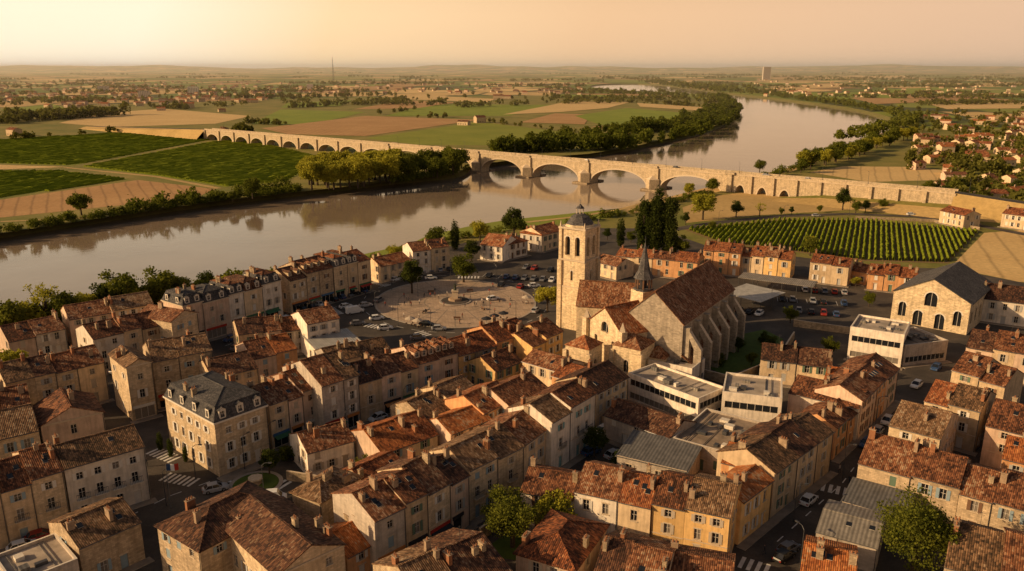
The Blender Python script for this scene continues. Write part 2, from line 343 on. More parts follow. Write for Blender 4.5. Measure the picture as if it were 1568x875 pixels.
def building(name,A,B,D,h,st=None,roof='gable',wall=None,rm=None,shut=None,kind='win',rise=None,dorm=0,chim=None,ov=.35,ox=.05,dens=1.,side=.5,pave=1.5,trim='trim',extra=None,sp=None,left=.5):
    dx=B[0]-A[0];dy=B[1]-A[1];L=math.hypot(dx,dy); ux,uy=dx/L,dy/L; ang=math.atan2(dy,dx)
    L-=.03
    st=st or max(1,round(h/3.1)); wall=wall or random.choice(WALLS); rm=rm or random.choice(ROOFS); shut=shut or random.choice(SH)
    mb=MB(); shc=random.choice(['f_red','f_blue','f_dark','f_green','f_white','f_dark','f_orange'])
    tn=rise if rise else U(.38,.48)
    fr=[((0,0),(1,0),L,kind,dens),((L,0),(0,1),D,'win',side),((L,D),(-1,0),L,'win',.6),((0,D),(0,-1),D,'win',left)]
    htop=h
    if roof=='flat': htop=h+.5
    for i,(o,u,l,k,dn) in enumerate(fr):
        if i>0 and k=='shop': k='win'
        if kind=='strip': ops=[(.6,l-.6,kk*h/st+.9,kk*h/st+2.3,'strip') for kk in range(st)] if l>3 else []
        else: ops=openings(l,h,st,k,sp if i==0 else None,dn,gf=(i==0))
        facade(mb,o,u,l,0,htop,ops,wall,trim,shut,shc)
    if roof!='flat':
        fbox(mb,(0,0),(1,0),0,L,h-.34,h-.06,.0,.13,trim)
        if st>=3 and R()<.6: fbox(mb,(0,0),(1,0),.02,L-.02,h/st+.35,h/st+.5,.0,.06,trim)
        if R()<.7: mb.tube((L-.12,-.1,.1),(L-.12,-.1,h-.4),.06,.06,'metal',5)
    zat=lambda x,y:h
    if roof=='gable':
        zr=h+tn*D/2; e=h-ov*tn
        mb.slab([(-ox,-ov,e),(L+ox,-ov,e),(L+ox,D/2,zr),(-ox,D/2,zr)],.16,rm); mb.slab([(L+ox,D+ov,e),(-ox,D+ov,e),(-ox,D/2,zr),(L+ox,D/2,zr)],.16,rm)
        mb.face([(L,0,h),(L,D,h),(L,D/2,zr-.05)],wall); mb.face([(0,D,h),(0,0,h),(0,D/2,zr-.05)],wall)
        mb.box(-ox,L+ox,D/2-.14,D/2+.14,zr-.05,zr+.08,rm)
        mb.tube((-ox,-ov-.06,e-.1),(L+ox,-ov-.06,e-.1),.07,.07,'metal',5)
        zat=lambda x,y:h+tn*min(y,D-y)
    elif roof=='gableX':
        zr=h+tn*L/2; e=h-ov*tn
        mb.slab([(-ov,D+.1,e),(-ov,-.2,e),(L/2,-.2,zr),(L/2,D+.1,zr)],.16,rm); mb.slab([(L+ov,-.2,e),(L+ov,D+.1,e),(L/2,D+.1,zr),(L/2,-.2,zr)],.16,rm)
        mb.face([(0,0,h),(L,0,h),(L/2,0,zr-.05)],wall); mb.face([(L,D,h),(0,D,h),(L/2,D,zr-.05)],wall)
        mb.box(L/2-.14,L/2+.14,-.2,D+.1,zr-.05,zr+.08,rm)
        zat=lambda x,y:h+tn*min(x,L-x)
    elif roof in('hip','mansard'):
        z=h;i0=0;X0,X1,Y0,Y1=-ov,L+ov,-ov,D+ov
        if roof=='mansard':
            s=.9; zh=2.5
            q=[(-.15,-.15),(L+.15,-.15),(L+.15,D+.15),(-.15,D+.15)]; r_=[(s,s),(L-s,s),(L-s,D-s),(s,D-s)]
            for i in range(4):
                j=(i+1)%4; mb.face([(*q[i],h),(*q[j],h),(*r_[j],h+zh),(*r_[i],h+zh)],'r_slate' if rm!='r_dark' else rm)
            mb.box(-.25,L+.25,-.25,D+.25,h-.3,h+.002,trim,bottom=True)
            n=max(2,int(L/3)); 
            for i in range(n):
                xc=L*(i+.5)/n
                facade(mb,(xc-.65,.05),(1,0),1.3,h+.25,h+1.9,[(.25,1.05,h+.5,h+1.65,'plainwin')],'trimw','trimw',shut)
                mb.face([(xc+.65,.05,h+.25),(xc+.65,1,h+.25),(xc+.65,1,h+1.9),(xc+.65,.05,h+1.9)],'trimw'); mb.face([(xc-.65,1,h+.25),(xc-.65,.05,h+.25),(xc-.65,.05,h+1.9),(xc-.65,1,h+1.9)],'trimw')
                mb.slab([(xc-.8,-.08,h+1.9),(xc,-.08,h+2.35),(xc,1.3,h+2.35),(xc-.8,1.3,h+1.9)][::-1],.06,'r_slate'); mb.slab([(xc,-.08,h+2.35),(xc+.8,-.08,h+1.9),(xc+.8,1.3,h+1.9),(xc,1.3,h+2.35)][::-1],.06,'r_slate')
                mb.face([(xc-.65,.05,h+1.9),(xc+.65,.05,h+1.9),(xc,.05,h+2.3)],'trimw')
            n=max(1,int(D/4))
            for (sx_,sg) in ((L-.02,1),(.02,-1)):
                for i in range(n):
                    yc=D*(i+.5)/n; o=(sx_,yc-.6) if sg>0 else (sx_,yc+.6); u=(0,sg)
                    facade(mb,o,u,1.2,h+.25,h+1.9,[(.2,1.,h+.5,h+1.65,'plainwin')],'trimw','trimw',shut)
                    mb.box(min(sx_,sx_-sg*1.1),max(sx_,sx_-sg*1.1),yc-.7,yc+.7,h+1.9,h+2.0,'r_slate')
            z=h+zh; X0,X1,Y0,Y1=s-.1,L-s+.1,s-.1,D-s+.1; tn=.3
        else: z=h-ov*tn
        w=X1-X0; d=Y1-Y0
        if w>=d:
            zr=z+tn*d/2; a=(X0+d/2,(Y0+Y1)/2,zr); b=(X1-d/2,(Y0+Y1)/2,zr)
            P4=[(X0,Y0,z),(X1,Y0,z),(X1,Y1,z),(X0,Y1,z)]
            mb.face([P4[0],P4[1],b,a],rm);mb.face([P4[2],P4[3],a,b],rm);mb.face([P4[1],P4[2],b],rm);mb.face([P4[3],P4[0],a],rm)
        else:
            zr=z+tn*w/2; a=((X0+X1)/2,Y0+w/2,zr); b=((X0+X1)/2,Y1-w/2,zr)
            P4=[(X0,Y0,z),(X1,Y0,z),(X1,Y1,z),(X0,Y1,z)]
            mb.face([P4[0],P4[1],a],rm);mb.face([P4[2],P4[3],b],rm);mb.face([P4[1],P4[2],b,a],rm);mb.face([P4[3],P4[0],a,b],rm)
        mb.tube(a,b,.12,.12,rm,5)
        for q in P4: mb.tube(q,a if (Vector(q)-Vector(a)).length<(Vector(q)-Vector(b)).length else b,.1,.1,rm,5)
        if roof=='hip':
            for i in range(4):
                j=(i+1)%4; q,r2=P4[i],P4[j]; mb.face([(q[0],q[1],z-.14),(r2[0],r2[1],z-.14),r2,q],rm)
            mb.face([(q[0],q[1],z-.14) for q in P4][::-1],trim)
        zb=z
        zat=lambda x,y:zb+tn*max(0,min(x-X0,X1-x,y-Y0,Y1-y))
    elif roof=='flat':
        t=.3
        mb.face([(t,t,h),(L-t,t,h),(L-t,D-t,h),(t,D-t,h)],rm)
        for (x0,x1,y0,y1) in ((0,L,0,t),(0,L,D-t,D),(0,t,t,D-t),(L-t,L,t,D-t)):
            mb.face([(x0,y0,h+.5),(x1,y0,h+.5),(x1,y1,h+.5),(x0,y1,h+.5)],'trimw')
        mb.face([(t,t,h),(t,t,h+.5),(L-t,t,h+.5),(L-t,t,h)],wall);mb.face([(t,D-t,h),(L-t,D-t,h),(L-t,D-t,h+.5),(t,D-t,h+.5)],wall)
        mb.face([(t,t,h),(t,D-t,h),(t,D-t,h+.5),(t,t,h+.5)],wall);mb.face([(L-t,t,h),(L-t,t,h+.5),(L-t,D-t,h+.5),(L-t,D-t,h)],wall)
        for i in range(int(L*D/28)+2):
            x=U(1,max(1.1,L-2.5));y=U(1,max(1.1,D-2.5)); a=U(.6,1.8); mb.box(x,x+a,y,y+U(.6,1.3),h+.002,h+U(.4,.9),random.choice(['m_corr','trimw','metal','m_grey']))
        for i in range(3):
            x=U(1,L-1); mb.tube((x,.5,h+.12),(x,D-.5,h+.12),.06,.06,'metal',5)
        chim=0
    elif roof=='shed':
        mb.slab([(-.3,-.3,h-.1),(L+.3,-.3,h-.1),(L+.3,D+.3,h+tn*D),(-.3,D+.3,h+tn*D)],.12,rm)
        mb.face([(L,0,h),(L,D,h),(L,D,h+tn*D-.1)],wall);mb.face([(0,D,h),(0,0,h),(0,D,h+tn*D-.1)],wall);mb.face([(L,D,h),(0,D,h),(0,D,h+tn*D-.1),(L,D,h+tn*D-.1)],wall)
        chim=0
    if chim is None: chim=random.choice([1,2,2,3])
    for i in range(chim):
        if roof=='mansard': x,y=random.choice([1.2,L-1.2]),U(.35,.65)*D
        else:
            x=random.choice([.55,L-.55]) if R()<.7 else U(.2,.8)*L; y=random.choice([D*U(.3,.46),D*U(.54,.7),D*U(.15,.4)])
        if R()<.5: chimney(mb,x,y,zat(x,y),U(.6,1.0),h=U(.9,1.6))
        else:
            w=U(.8,1.6); z=zat(x,y); m_=random.choice(['chim','brick','w_rough']); hh=U(.9,1.5)
            mb.box(x-.27,x+.27,y-w/2,y+w/2,z-1,z+hh,m_); mb.box(x-.34,x+.34,y-w/2-.07,y+w/2+.07,z+hh,z+hh+.1,'chim')
            for k in range(int(w/.4)): mb.cyl(x,y-w/2+(k+.5)*.4,z+hh+.1,z+hh+.5,.12,.1,'brick',6)
    if roof=='gable' and dorm:
        for i in range(dorm):
            xc=L*(i+.5)/dorm; yd=D*.14; zb=zat(0,yd)-.1; zt=zb+1.35; yb=min(D/2,yd+1.45/tn)
            facade(mb,(xc-.6,yd),(1,0),1.2,zb,zt,[(.2,1.0,zb+.25,zt-.1,'plainwin')],wall,trim,shut)
            mb.face([(xc+.6,yd,zb),(xc+.6,yb,zb),(xc+.6,yb,zt),(xc+.6,yd,zt)],wall);mb.face([(xc-.6,yb,zb),(xc-.6,yd,zb),(xc-.6,yd,zt),(xc-.6,yb,zt)],wall)
            mb.face([(xc-.6,yd,zt),(xc+.6,yd,zt),(xc,yd,zt+.4)],wall)
            mb.slab([(xc-.75,yb+1,zt-.06),(xc-.75,yd-.15,zt-.06),(xc,yd-.15,zt+.45),(xc,yb+1,zt+.45)],.08,rm); mb.slab([(xc+.75,yd-.15,zt-.06),(xc+.75,yb+1,zt-.06),(xc,yb+1,zt+.45),(xc,yd-.15,zt+.45)],.08,rm)
    elif roof=='gable' and R()<.45:
        for i in range(random.choice([1,1,2,3])):
            x=U(.15,.8)*L;y=D*U(.12,.33); z0=zat(x,y)+.05; z1=zat(x,y+.9)+.05
            mb.slab([(x,y,z0),(x+.75,y,z0),(x+.75,y+.9,z1),(x,y+.9,z1)],.08,'glass','frame')
    if roof in('gable','hip') and R()<.3:
        x=U(.3,.7)*L;z=zat(x,D/2); mb.tube((x,D/2,z),(x,D/2,z+2.4),.03,.02,'metal',4); mb.tube((x-.5,D/2,z+2.2),(x+.5,D/2,z+2.2),.02,.02,'metal',4); mb.tube((x-.35,D/2,z+1.9),(x+.35,D/2,z+1.9),.02,.02,'metal',4)
    if extra: extra(mb,L,D,h)
    bcount[0]+=1
    if pave>0:
        zz=.12+.0011*(bcount[0]%90); pav.T=(A[0],A[1],ux,uy)
        pav.box(-.6,L+.6,-pave,-.01,-.02,zz,'kerb','pavement'); pav.T=None
    return mb.obj(name,(A[0],A[1],0),ang)
def E(u1,v1,u2,v2,h,D,n=1,name='town_house',dh=.6,**k):
    A=G(u1,v1,h);B=G(u2,v2,h)
    f=[0]+sorted((i+U(-.18,.18))/n for i in range(1,n))+[1]
    for i in range(n):
        a=(A[0]+(B[0]-A[0])*f[i],A[1]+(B[1]-A[1])*f[i]); b=(A[0]+(B[0]-A[0])*f[i+1],A[1]+(B[1]-A[1])*f[i+1])
        kk={x:(random.choice(y) if isinstance(y,list) else y) for x,y in k.items()}
        building(name,a,b,D+(U(-.8,.8) if n>1 else 0),h+(U(-dh,dh) if n>1 else 0),**kk)
pale=['w_cream','w_pink','w_white','w_beige']; sto=['w_stone','w_stone2','w_beige']
# ---- quay rows
E(12,520,100,502,6.5,12,2,wall=['w_pink','w_grey'],rm='r_brown')
E(105,488,235,466,8,10,2,wall=['w_pink','w_cream'],rm=['r_mossy','r_brown'])
E(142,520,262,493,9,11,3,st=3,wall=pale,rm=['r_brown','r_mossy'])
E(262,492,302,478,10.5,12,1,st=3,roof='gableX',wall='w_stone2',rm='r_brown')
E(280,472,350,454,10.5,10,2,st=3,roof='mansard',wall=['w_pink','w_grey'],rm='r_slate',kind='shop')
E(350,452,430,431,10.5,10,3,st=3,roof=['mansard','gable'],wall=['w_white','w_cream'],rm=['r_dark','r_brown'],kind='shop')
E(431,436,443,432,8,9,1,wall='w_orange',rm='r_rust')
E(443,428,510,411,10.5,12,3,st=3,wall=['w_stone','w_stone2','w_grey'],rm=['r_dark','r_brown'],kind='shop',dorm=2)
E(511,411,567,397,10.5,12,3,st=3,roof=['gable','mansard'],wall=['w_cream','w_stone2'],rm=['r_brown','r_rust'],kind='shop')
# ---- riverside north of the square
E(583,408,630,398,6,10,1,wall='w_cream',rm='r_rust'); E(632,385,688,379,8.5,10,2,wall=['w_white','w_cream'],rm='r_brown',roof=['hip','gable'])
E(735,374,770,378,6,13,1,wall='w_white',rm='r_rust'); E(770,376,808,368,6,9,1,wall='w_white',rm='r_rust',roof='hip')
E(797,356,830,360,7,11,1,wall='w_white',rm='r_orange',roof='hip'); E(830,360,862,352,7,11,1,wall='w_cream',rm='r_rust')
E(910,400,945,408,5,9,1,wall='w_cream',rm='r_brown')
E(943,390,1068,404,6,9,4,wall=['w_pink','w_orange','w_cream'],rm=['r_rust','r_brown'])
E(1077,384,1135,389,8,10,3,wall=['w_orange','w_cream','w_beige'],rm='r_rust'); E(1135,389,1212,397,7.5,10,4,wall=['w_cream','w_yellow'],rm=['r_rust','r_brown'])
E(1241,401,1301,408,7,9,2,wall=['w_cream','w_beige'],rm='r_rust'); E(1330,416,1405,424,6,10,3,wall=['w_white','w_cream','w_orange'],rm='r_rust'); E(1300,412,1330,418,4.5,8,1,wall='w_orange',rm='r_brown')
# ---- left blocks
E(8,588,160,553,9,11,4,st=3,wall=['w_cream','w_stone2','w_beige'],rm=['r_brown','r_mossy','r_dark'])
E(193,562,232,553,12,11,1,st=3,wall='w_stone2',rm='r_mossy',roof='gableX',kind='shop'); E(233,553,325,536,11,11,2,st=3,wall=['w_stone','w_stone2'],rm='r_mossy',kind='shop')
E(-40,640,48,622,8,11,2,wall=pale,rm=['r_rust','r_brown']); E(62,652,158,630,7.5,11,1,roof='gableX',wall='w_pink',rm='r_brown',dens=.3)
E(-60,690,60,662,7,13,2,wall='w_stone2',rm=['r_brown','r_mossy'])
E(98,717,221,682,10,10,1,st=3,wall='w_white',rm='r_mossy',trim='trimw',shut='s_white',kind='balc',left=.8); E(-60,765,96,718,10,11,3,st=3,wall=['w_cream','w_stone2','w_beige'],rm=['r_brown','r_mossy'],kind='balc')
E(120,838,215,797,6.5,10,1,wall='w_stone',rm='r_mossy',dens=.4); E(20,900,120,860,5,9,1,wall='w_grey',rm='flat_light',roof='flat')
E(328,648,408,620,10.5,18,1,name='town_hall',st=3,roof='mansard',wall='w_stone2',rm='r_slate',shut='s_white',left=1.,chim=4,pave=2.5,sp=2.6,trim='trimw')
E(412,619,492,590,9.5,11,3,st=3,wall=['w_pink','w_beige','w_grey'],rm=['r_brown','r_dark'],kind='shop'); E(492,588,549,570,11.5,14,2,st=4,wall=['w_beige','w_grey'],rm=['r_mossy','r_brown'],kind='shop')
E(549,583,640,557,9.5,11,3,st=3,wall=['w_pink','w_cream','w_beige'],rm=['r_dark','r_brown'],kind=['shop','win']); E(640,557,702,541,9,11,2,st=3,wall=['w_orange','w_pink'],rm='r_brown',dorm=3); E(702,541,815,509,8.5,11,4,wall=['w_yellow','w_cream','w_orange','w_beige'],rm=['r_brown','r_dark','r_rust'])
E(325,578,395,562,8,11,1,wall='w_beige',rm='r_dark'); E(388,551,455,536,8,11,2,wall=['w_pink','w_orange'],rm=['r_orange','r_brown']); E(365,514,470,499,7,10,3,wall=['w_pink','w_white','w_beige'],rm=['r_brown','r_dark'],dens=.7); E(470,496,520,486,9,10,1,wall='w_white',rm='r_brown')
E(485,535,552,522,4.5,9,1,name='market_hall',roof='shed',rise=.08,wall='w_white',rm='m_white',dens=.5); E(505,556,600,535,7,9,2,wall=['w_cream','w_grey'],rm=['r_mossy','r_brown'])
E(815,528,862,508,8,10,2,wall='w_yellow',rm='r_brown')
# ---- middle block
E(650,637,735,600,6,9.5,2,wall=['w_stone','w_cream'],rm=['r_brown','r_mossy'],dens=.6)
E(585,697,670,666,5,11,2,wall=['w_cream','w_pink'],rm=['r_orange','r_rust']); E(470,693,543,673,5,9,1,wall='w_white',rm='r_brown',dens=.6)
E(447,752,492,768,7,9,1,wall='w_stone',rm='r_mossy',roof='hip',chim=3,dens=.5)
E(573,796,655,757,9.5,10,2,st=3,wall=['w_grey','w_beige'],rm=['r_dark','r_brown'],kind='shop'); E(655,757,718,722,9.5,10.5,2,st=3,wall=['w_stone2','w_pink'],rm=['r_mossy','r_dark'],kind='shop'); E(718,722,802,680,9,10,2,st=3,wall=['w_cream','w_stone2'],rm=['r_brown','r_mossy'],kind='balc'); E(802,680,840,653,8.5,10,1,st=3,wall='w_beige',rm='r_brown')
E(845,643,912,604,10.5,9,2,st=3,wall=['w_white','w_cream'],rm=['r_mossy','r_brown'],kind='balc',shut='s_teal'); E(913,602,962,576,8,10,1,wall='w_cream',rm='r_dark')
E(740,632,790,607,7,10,1,wall='w_orange',rm='r_rust'); E(778,620,838,592,7.5,9,1,wall='w_pink',rm='r_brown'); E(690,664,752,640,6,8,1,wall='w_pink',rm='r_orange')
E(845,574,905,592,6.5,9,1,wall='w_orange',rm='r_rust'); E(758,568,800,552,6,9,1,wall='w_yellow',rm='r_brown'); E(800,552,862,570,6.5,8,1,wall='w_cream',rm='r_brown')
E(560,742,622,712,5.5,7,1,wall='w_stone',rm='r_rust',dens=.4)
# ---- modern culture centre and halls
E(962,574,1070,614,6,9,1,name='modern_building',st=2,roof='flat',wall='w_white',rm='flat_light',kind='strip'); E(1106,603,1198,614,7.5,11,1,name='modern_building',st=2,roof='flat',wall='w_white',rm='flat_light',kind='strip'); E(985,552,1060,568,5,8,1,name='modern_building',roof='flat',wall='w_white',rm='flat_light',kind='strip',st=1)
E(925,634,1027,670,5,9,1,name='workshop',wall='w_grey',rm='r_dark',dens=.5); E(1030,674,1145,706,4.5,16,1,name='workshop',roof='flat',wall='w_grey',rm='flat_roof',dens=.4,st=1)
E(945,697,1052,722,4,9,1,name='covered_market',roof='shed',rise=.1,wall='w_grey',rm='m_grey',dens=.5,st=1)
# ---- front row
E(797,751,878,765,6,9,1,wall='w_white',rm='r_brown'); E(880,746,997,771,8,10,2,st=2,wall=['w_cream','w_white'],rm=['r_rust','r_brown'],shut='s_white'); E(999,765,1120,791,8.5,10.5,2,st=3,wall=['w_yellow','w_yellow','w_cream'],rm=['r_brown','r_mossy'],shut='s_beige')
E(1136,768,1183,733,7.5,6,1,wall='w_yellow',rm='r_orange'); E(1105,706,1180,724,7,8,1,wall='w_orange',rm='r_orange')
E(1186,726,1276,661,8,10,3,wall=['w_cream','w_yellow','w_stone2'],rm=['r_mossy','r_brown','r_dark']); E(1280,656,1318,622,6.5,8,2,wall=['w_orange','w_yellow'],rm='r_brown')
E(1208,600,1316,625,7,10,1,wall='w_white',rm='r_brown',dens=.4); E(1320,616,1376,562,8,9,3,wall=['w_cream','w_orange','w_pink'],rm=['r_dark','r_brown'])
E(1165,548,1275,560,6,10,2,wall='w_cream',rm=['r_brown','r_dark']); E(1262,580,1330,592,6.5,8,1,wall='w_cream',rm='r_orange')
# ---- right side
E(1315,706,1470,748,7,12,2,wall='w_stone',rm=['r_rust','r_brown'],dens=.6); E(1470,750,1600,786,7,12,2,wall=['w_stone','w_orange'],rm='r_brown')
E(1362,650,1442,671,8,13,1,wall='w_stone2',rm='r_mossy',dens=.5); E(1416,612,1502,634,8,11,2,wall=['w_beige','w_cream'],rm=['r_rust','r_mossy']); E(1458,566,1540,588,8,11,2,wall=['w_pink','w_beige'],rm=['r_mossy','r_brown'])
E(1510,650,1600,672,8,13,1,wall='w_pink',rm='r_brown',dens=.5); E(1480,528,1590,548,7,12,3,wall=pale,rm=['r_brown','r_dark']); E(1535,700,1610,718,7,10,1,wall='w_orange',rm='r_orange')
E(1302,503,1385,516,8,12,1,name='modern_building',st=2,roof='flat',wall='w_white',rm='flat_light',kind='strip'); E(1386,532,1452,524,5,11,1,name='modern_building',st=1,roof='flat',wall='w_grey',rm='flat_roof',kind='strip')
E(1503,456,1600,468,7,14,1,wall='w_white',rm='r_dark'); E(1440,322,1478,330,6,9,1,wall='w_cream',rm='r_rust'); E(1535,326,1580,332,6.5,10,1,wall='w_cream',rm='r_rust'); E(1478,333,1500,330,4,8,1,wall='w_cream',rm='r_orange')
E(1250,812,1345,838,4.5,10,1,name='warehouse',roof='gable',rise=.2,wall='w_grey',rm='m_corr',dens=.4,st=1,chim=0); E(1290,768,1385,795,4,8,1,name='warehouse',roof='shed',rise=.06,wall='w_grey',rm='m_grey',dens=.4,st=1)
E(1225,880,1310,900,6,10,1,wall='w_stone',rm='r_orange'); E(1448,862,1600,905,7,14,2,wall='w_stone',rm=['r_mossy','r_brown'])
E(905,885,1015,912,6.5,12,2,wall='w_stone2',rm=['r_brown','r_dark']); E(1015,905,1120,925,6,11,1,wall='w_cream',rm='r_brown')
E(240,803,306,842,8,15,1,wall='w_stone',rm='r_dark',roof='hip',dens=.6,chim=3); E(425,880,527,833,8.5,17,1,wall='w_stone2',rm='r_dark',roof='gableX',chim=4,dens=.6); E(531,852,575,828,5,8,1,wall='w_orange',rm='r_orange')
E(655,935,785,870,8,13,2,wall='w_stone',rm=['r_dark','r_mossy'],chim=3); E(790,845,880,872,6.5,12,1,wall='w_pink',rm='r_rust',roof='hip',chim=2)
def arch_open(mb,o,u,L,z0,z1fn,ops,wall,dep=.5,back='glass',ring=None,rw=.35):
    p=lambda x,z,d=0:PF(o,u,x,z,d)
    xs={0,L}
    for (xc,w,zb,zs) in ops:
        for i in range(11): xs.add(round(xc-w/2+w*i/10,4))
    if not callable(z1fn): zz=z1fn; z1fn=lambda x:zz
    else: xs.add(L/2)
    xs=sorted(xs)
    cur=lambda q,x:q[3]+math.sqrt(max(0,(q[1]/2)**2-(x-q[0])**2))
    for a,b in zip(xs,xs[1:]):
        m_=(a+b)/2; q=next((q for q in ops if abs(m_-q[0])<q[1]/2),None)
        if q is None:
            mb.face([p(a,z0),p(b,z0),p(b,z1fn(b)),p(a,z1fn(a))],wall); continue
        ca,cb=cur(q,a),cur(q,b)
        if q[2]>z0: mb.face([p(a,z0),p(b,z0),p(b,q[2]),p(a,q[2])],wall)
        mb.face([p(a,ca),p(b,cb),p(b,z1fn(b)),p(a,z1fn(a))],wall)
        mb.face([p(a,ca,-dep),p(b,cb,-dep),p(b,cb),p(a,ca)],wall)
        mb.face([p(a,q[2]),p(b,q[2]),p(b,q[2],-dep),p(a,q[2],-dep)],wall)
        mb.face([p(a,q[2],-dep),p(b,q[2],-dep),p(b,cb,-dep),p(a,ca,-dep)],back)
        if ring:
            k=(q[1]/2+rw)/(q[1]/2); f=lambda x,z:(q[0]+(x-q[0])*k,q[3]+(z-q[3])*k)
            (xa,za),(xb,zb2)=f(a,ca),f(b,cb); mb.face([p(a,ca,.03),p(b,cb,.03),p(xb,zb2,.03),p(xa,za,.03)],ring)
    for q in ops:
        for sx_,sg in ((q[0]-q[1]/2,1),(q[0]+q[1]/2,-1)):
            mb.face([p(sx_,q[2]),p(sx_,q[2],-dep),p(sx_,q[3],-dep),p(sx_,q[3])],wall)
        if back=='glass': 
            fbox(mb,o,u,q[0]-.05,q[0]+.05,q[2],q[3]+q[1]/2-.1,-dep,-dep+.08,'frame')
A=G(1369,445,9);B=G(1487,465,9);dx=B[0]-A[0];dy=B[1]-A[1];L=math.hypot(dx,dy);ux,uy=dx/L,dy/L
mb=MB(); mb.frame(A[0],A[1],ux,uy); D=27;zr=14
arch_open(mb,(0,0),(1,0),L,0,lambda x:9+(zr-9)*(1-abs(x-L/2)/(L/2)),[(L*.14,2,2,5.2),(L*.5,3.2,6.2,8.6),(L*.36,2.6,0.1,3.2),(L*.64,2.6,.1,3.2),(L*.86,2,2,5.2)],'w_church',.5,'glass','trimw')
arch_open(mb,(0,D),(0,-1),D,0,9,[(3+5*i,2,2.5,5) for i in range(5)],'w_church',.4,'glass','trim'); arch_open(mb,(L,0),(0,1),D,0,9,[(3+5*i,2,2.5,5) for i in range(5)],'w_church',.4,'glass','trim')
arch_open(mb,(L,D),(-1,0),L,0,lambda x:9+(zr-9)*(1-abs(x-L/2)/(L/2)),[],'w_church')
mb.slab([(-.5,D+.3,8.8),(-.5,-.3,8.8),(L/2,-.3,zr+.2),(L/2,D+.3,zr+.2)],.2,'r_slate');mb.slab([(L+.5,-.3,8.8),(L+.5,D+.3,8.8),(L/2,D+.3,zr+.2),(L/2,-.3,zr+.2)],.2,'r_slate')
mb.obj('stone_market_hall')
mb=MB(); A=G(1105,448,4);B=G(1165,463,4); dx=B[0]-A[0];dy=B[1]-A[1];L=math.hypot(dx,dy);mb.frame(A[0],A[1],dx/L,dy/L)
mb.slab([(0,0,4),(L,0,4),(L,13,4.6),(0,13,4.6)],.15,'m_white')
for x in (.2,L/2,L-.2):
    for y in (.2,6.5,12.8): mb.cyl(x,y,0,4,.1,.1,'metal',6)
mb.obj('terrace_canopy')
mb=MB(); A=G(1130,425,4);B=G(1245,440,4); dx=B[0]-A[0];dy=B[1]-A[1];L=math.hypot(dx,dy);mb.frame(A[0],A[1],dx/L,dy/L)
mb.slab([(0,0,4),(L,0,4),(L,7,4.3),(0,7,4.3)],.15,'m_corr')
for i in range(6):
    for y in (.2,6.8): mb.cyl(.3+(L-.6)*i/5,y,0,4,.1,.1,'metal',6)
mb.obj('car_park_canopy')
# ---------------------------------------------------------------- church
ch=MB()
def vessel(P,Q,zr,ze,hw,wall='w_church',rm='r_rust',wl=None,wr=None,gf=None,gb=None,ov=.3):
    dx=Q[0]-P[0];dy=Q[1]-P[1];L=math.hypot(dx,dy);ux,uy=dx/L,dy/L
    ch.frame(P[0]+uy*hw,P[1]-ux*hw,ux,uy)
    W=2*hw
    arch_open(ch,(0,0),(1,0),L,0,ze,wr or [],wall,.6,'glass','trim'); arch_open(ch,(L,W),(-1,0),L,0,ze,wl or [],wall,.6,'glass','trim')
    g=lambda x:ze+(zr-ze)*(1-abs(x-hw)/hw)
    arch_open(ch,(0,W),(0,-1),W,0,g,gf or [],wall,.6,'glass','trim'); arch_open(ch,(L,0),(0,1),W,0,g,gb or [],wall,.6,'glass','trim')
    t=(zr-ze)/hw
    ch.slab([(-.25,-ov,ze-ov*t+.1),(L+.25,-ov,ze-ov*t+.1),(L+.25,hw,zr+.12),(-.25,hw,zr+.12)],.2,rm); ch.slab([(L+.25,W+ov,ze-ov*t+.1),(-.25,W+ov,ze-ov*t+.1),(-.25,hw,zr+.12),(L+.25,hw,zr+.12)],.2,rm)
    ch.box(-.3,L+.3,hw-.2,hw+.2,zr-.02,zr+.25,rm)
    return L,W
R0=G(1003,447,20.5); R1=G(1086,400,20.5)
L,W=vessel(R0,R1,20.5,14,7.2,'w_churchgrey','r_brown',wr=[(4.5+6.2*i,2.2,5,9.5) for i in range(5)],wl=[(4.5+6.2*i,2.2,5,9.5) for i in range(5)])
for i in range(6):
    x=1.2+6.3*i
    ch.box(x-.6,x+.6,-1.4,-.01,0,13,'w_churchgrey'); ch.box(x-.6,x+.6,-4.4,-2.6,0,8.2,'w_churchgrey')
    ch.face([(x-.6,-4.4,8.2),(x+.6,-4.4,8.2),(x+.6,-1.4,12.2),(x-.6,-1.4,12.2)],'trim'); ch.face([(x+.6,-4.4,8.2),(x+.6,-2.6,8.2),(x+.6,-1.4,10.6),(x+.6,-1.4,12.2)],'w_churchgrey'); ch.face([(x-.6,-2.6,8.2),(x-.6,-4.4,8.2),(x-.6,-1.4,12.2),(x-.6,-1.4,10.6)],'w_churchgrey')
ch.box(-.2,L+.1,-2.6,-.02,0,5.0,'w_churchgrey'); ch.slab([(-.4,-2.9,4.9),(L+.3,-2.9,4.9),(L+.3,-.03,6.6),(-.4,-.03,6.6)],.15,'r_brown')
ang0=[math.pi*(i/5)-math.pi/2 for i in range(6)]; q=[(L+math.cos(a)*6.5,7.2+math.sin(a)*6.5) for a in ang0]
for i in range(5):
    a,b=q[i],q[i+1]; ch.face([(*a,0),(*b,0),(*b,13),(*a,13)],'w_churchgrey'); ch.face([(a[0],a[1],13),(b[0],b[1],13),(L,7.2,18)],'r_brown')
    ch.cyl(a[0]+.3,a[1],0,11,.7,.5,'w_churchgrey',4)
V2a=G(889,430,15.5); V2b=G(990,436,15.5)
L,W=vessel(V2a,V2b,15.5,10.5,6,'w_church','r_brown',wr=[(3+4.5*i,1.5,4,7.5) for i in range(3)],gf=[(6,2,4,8)])
V3a=G(927,471,16); V3b=G(1004,456,16)
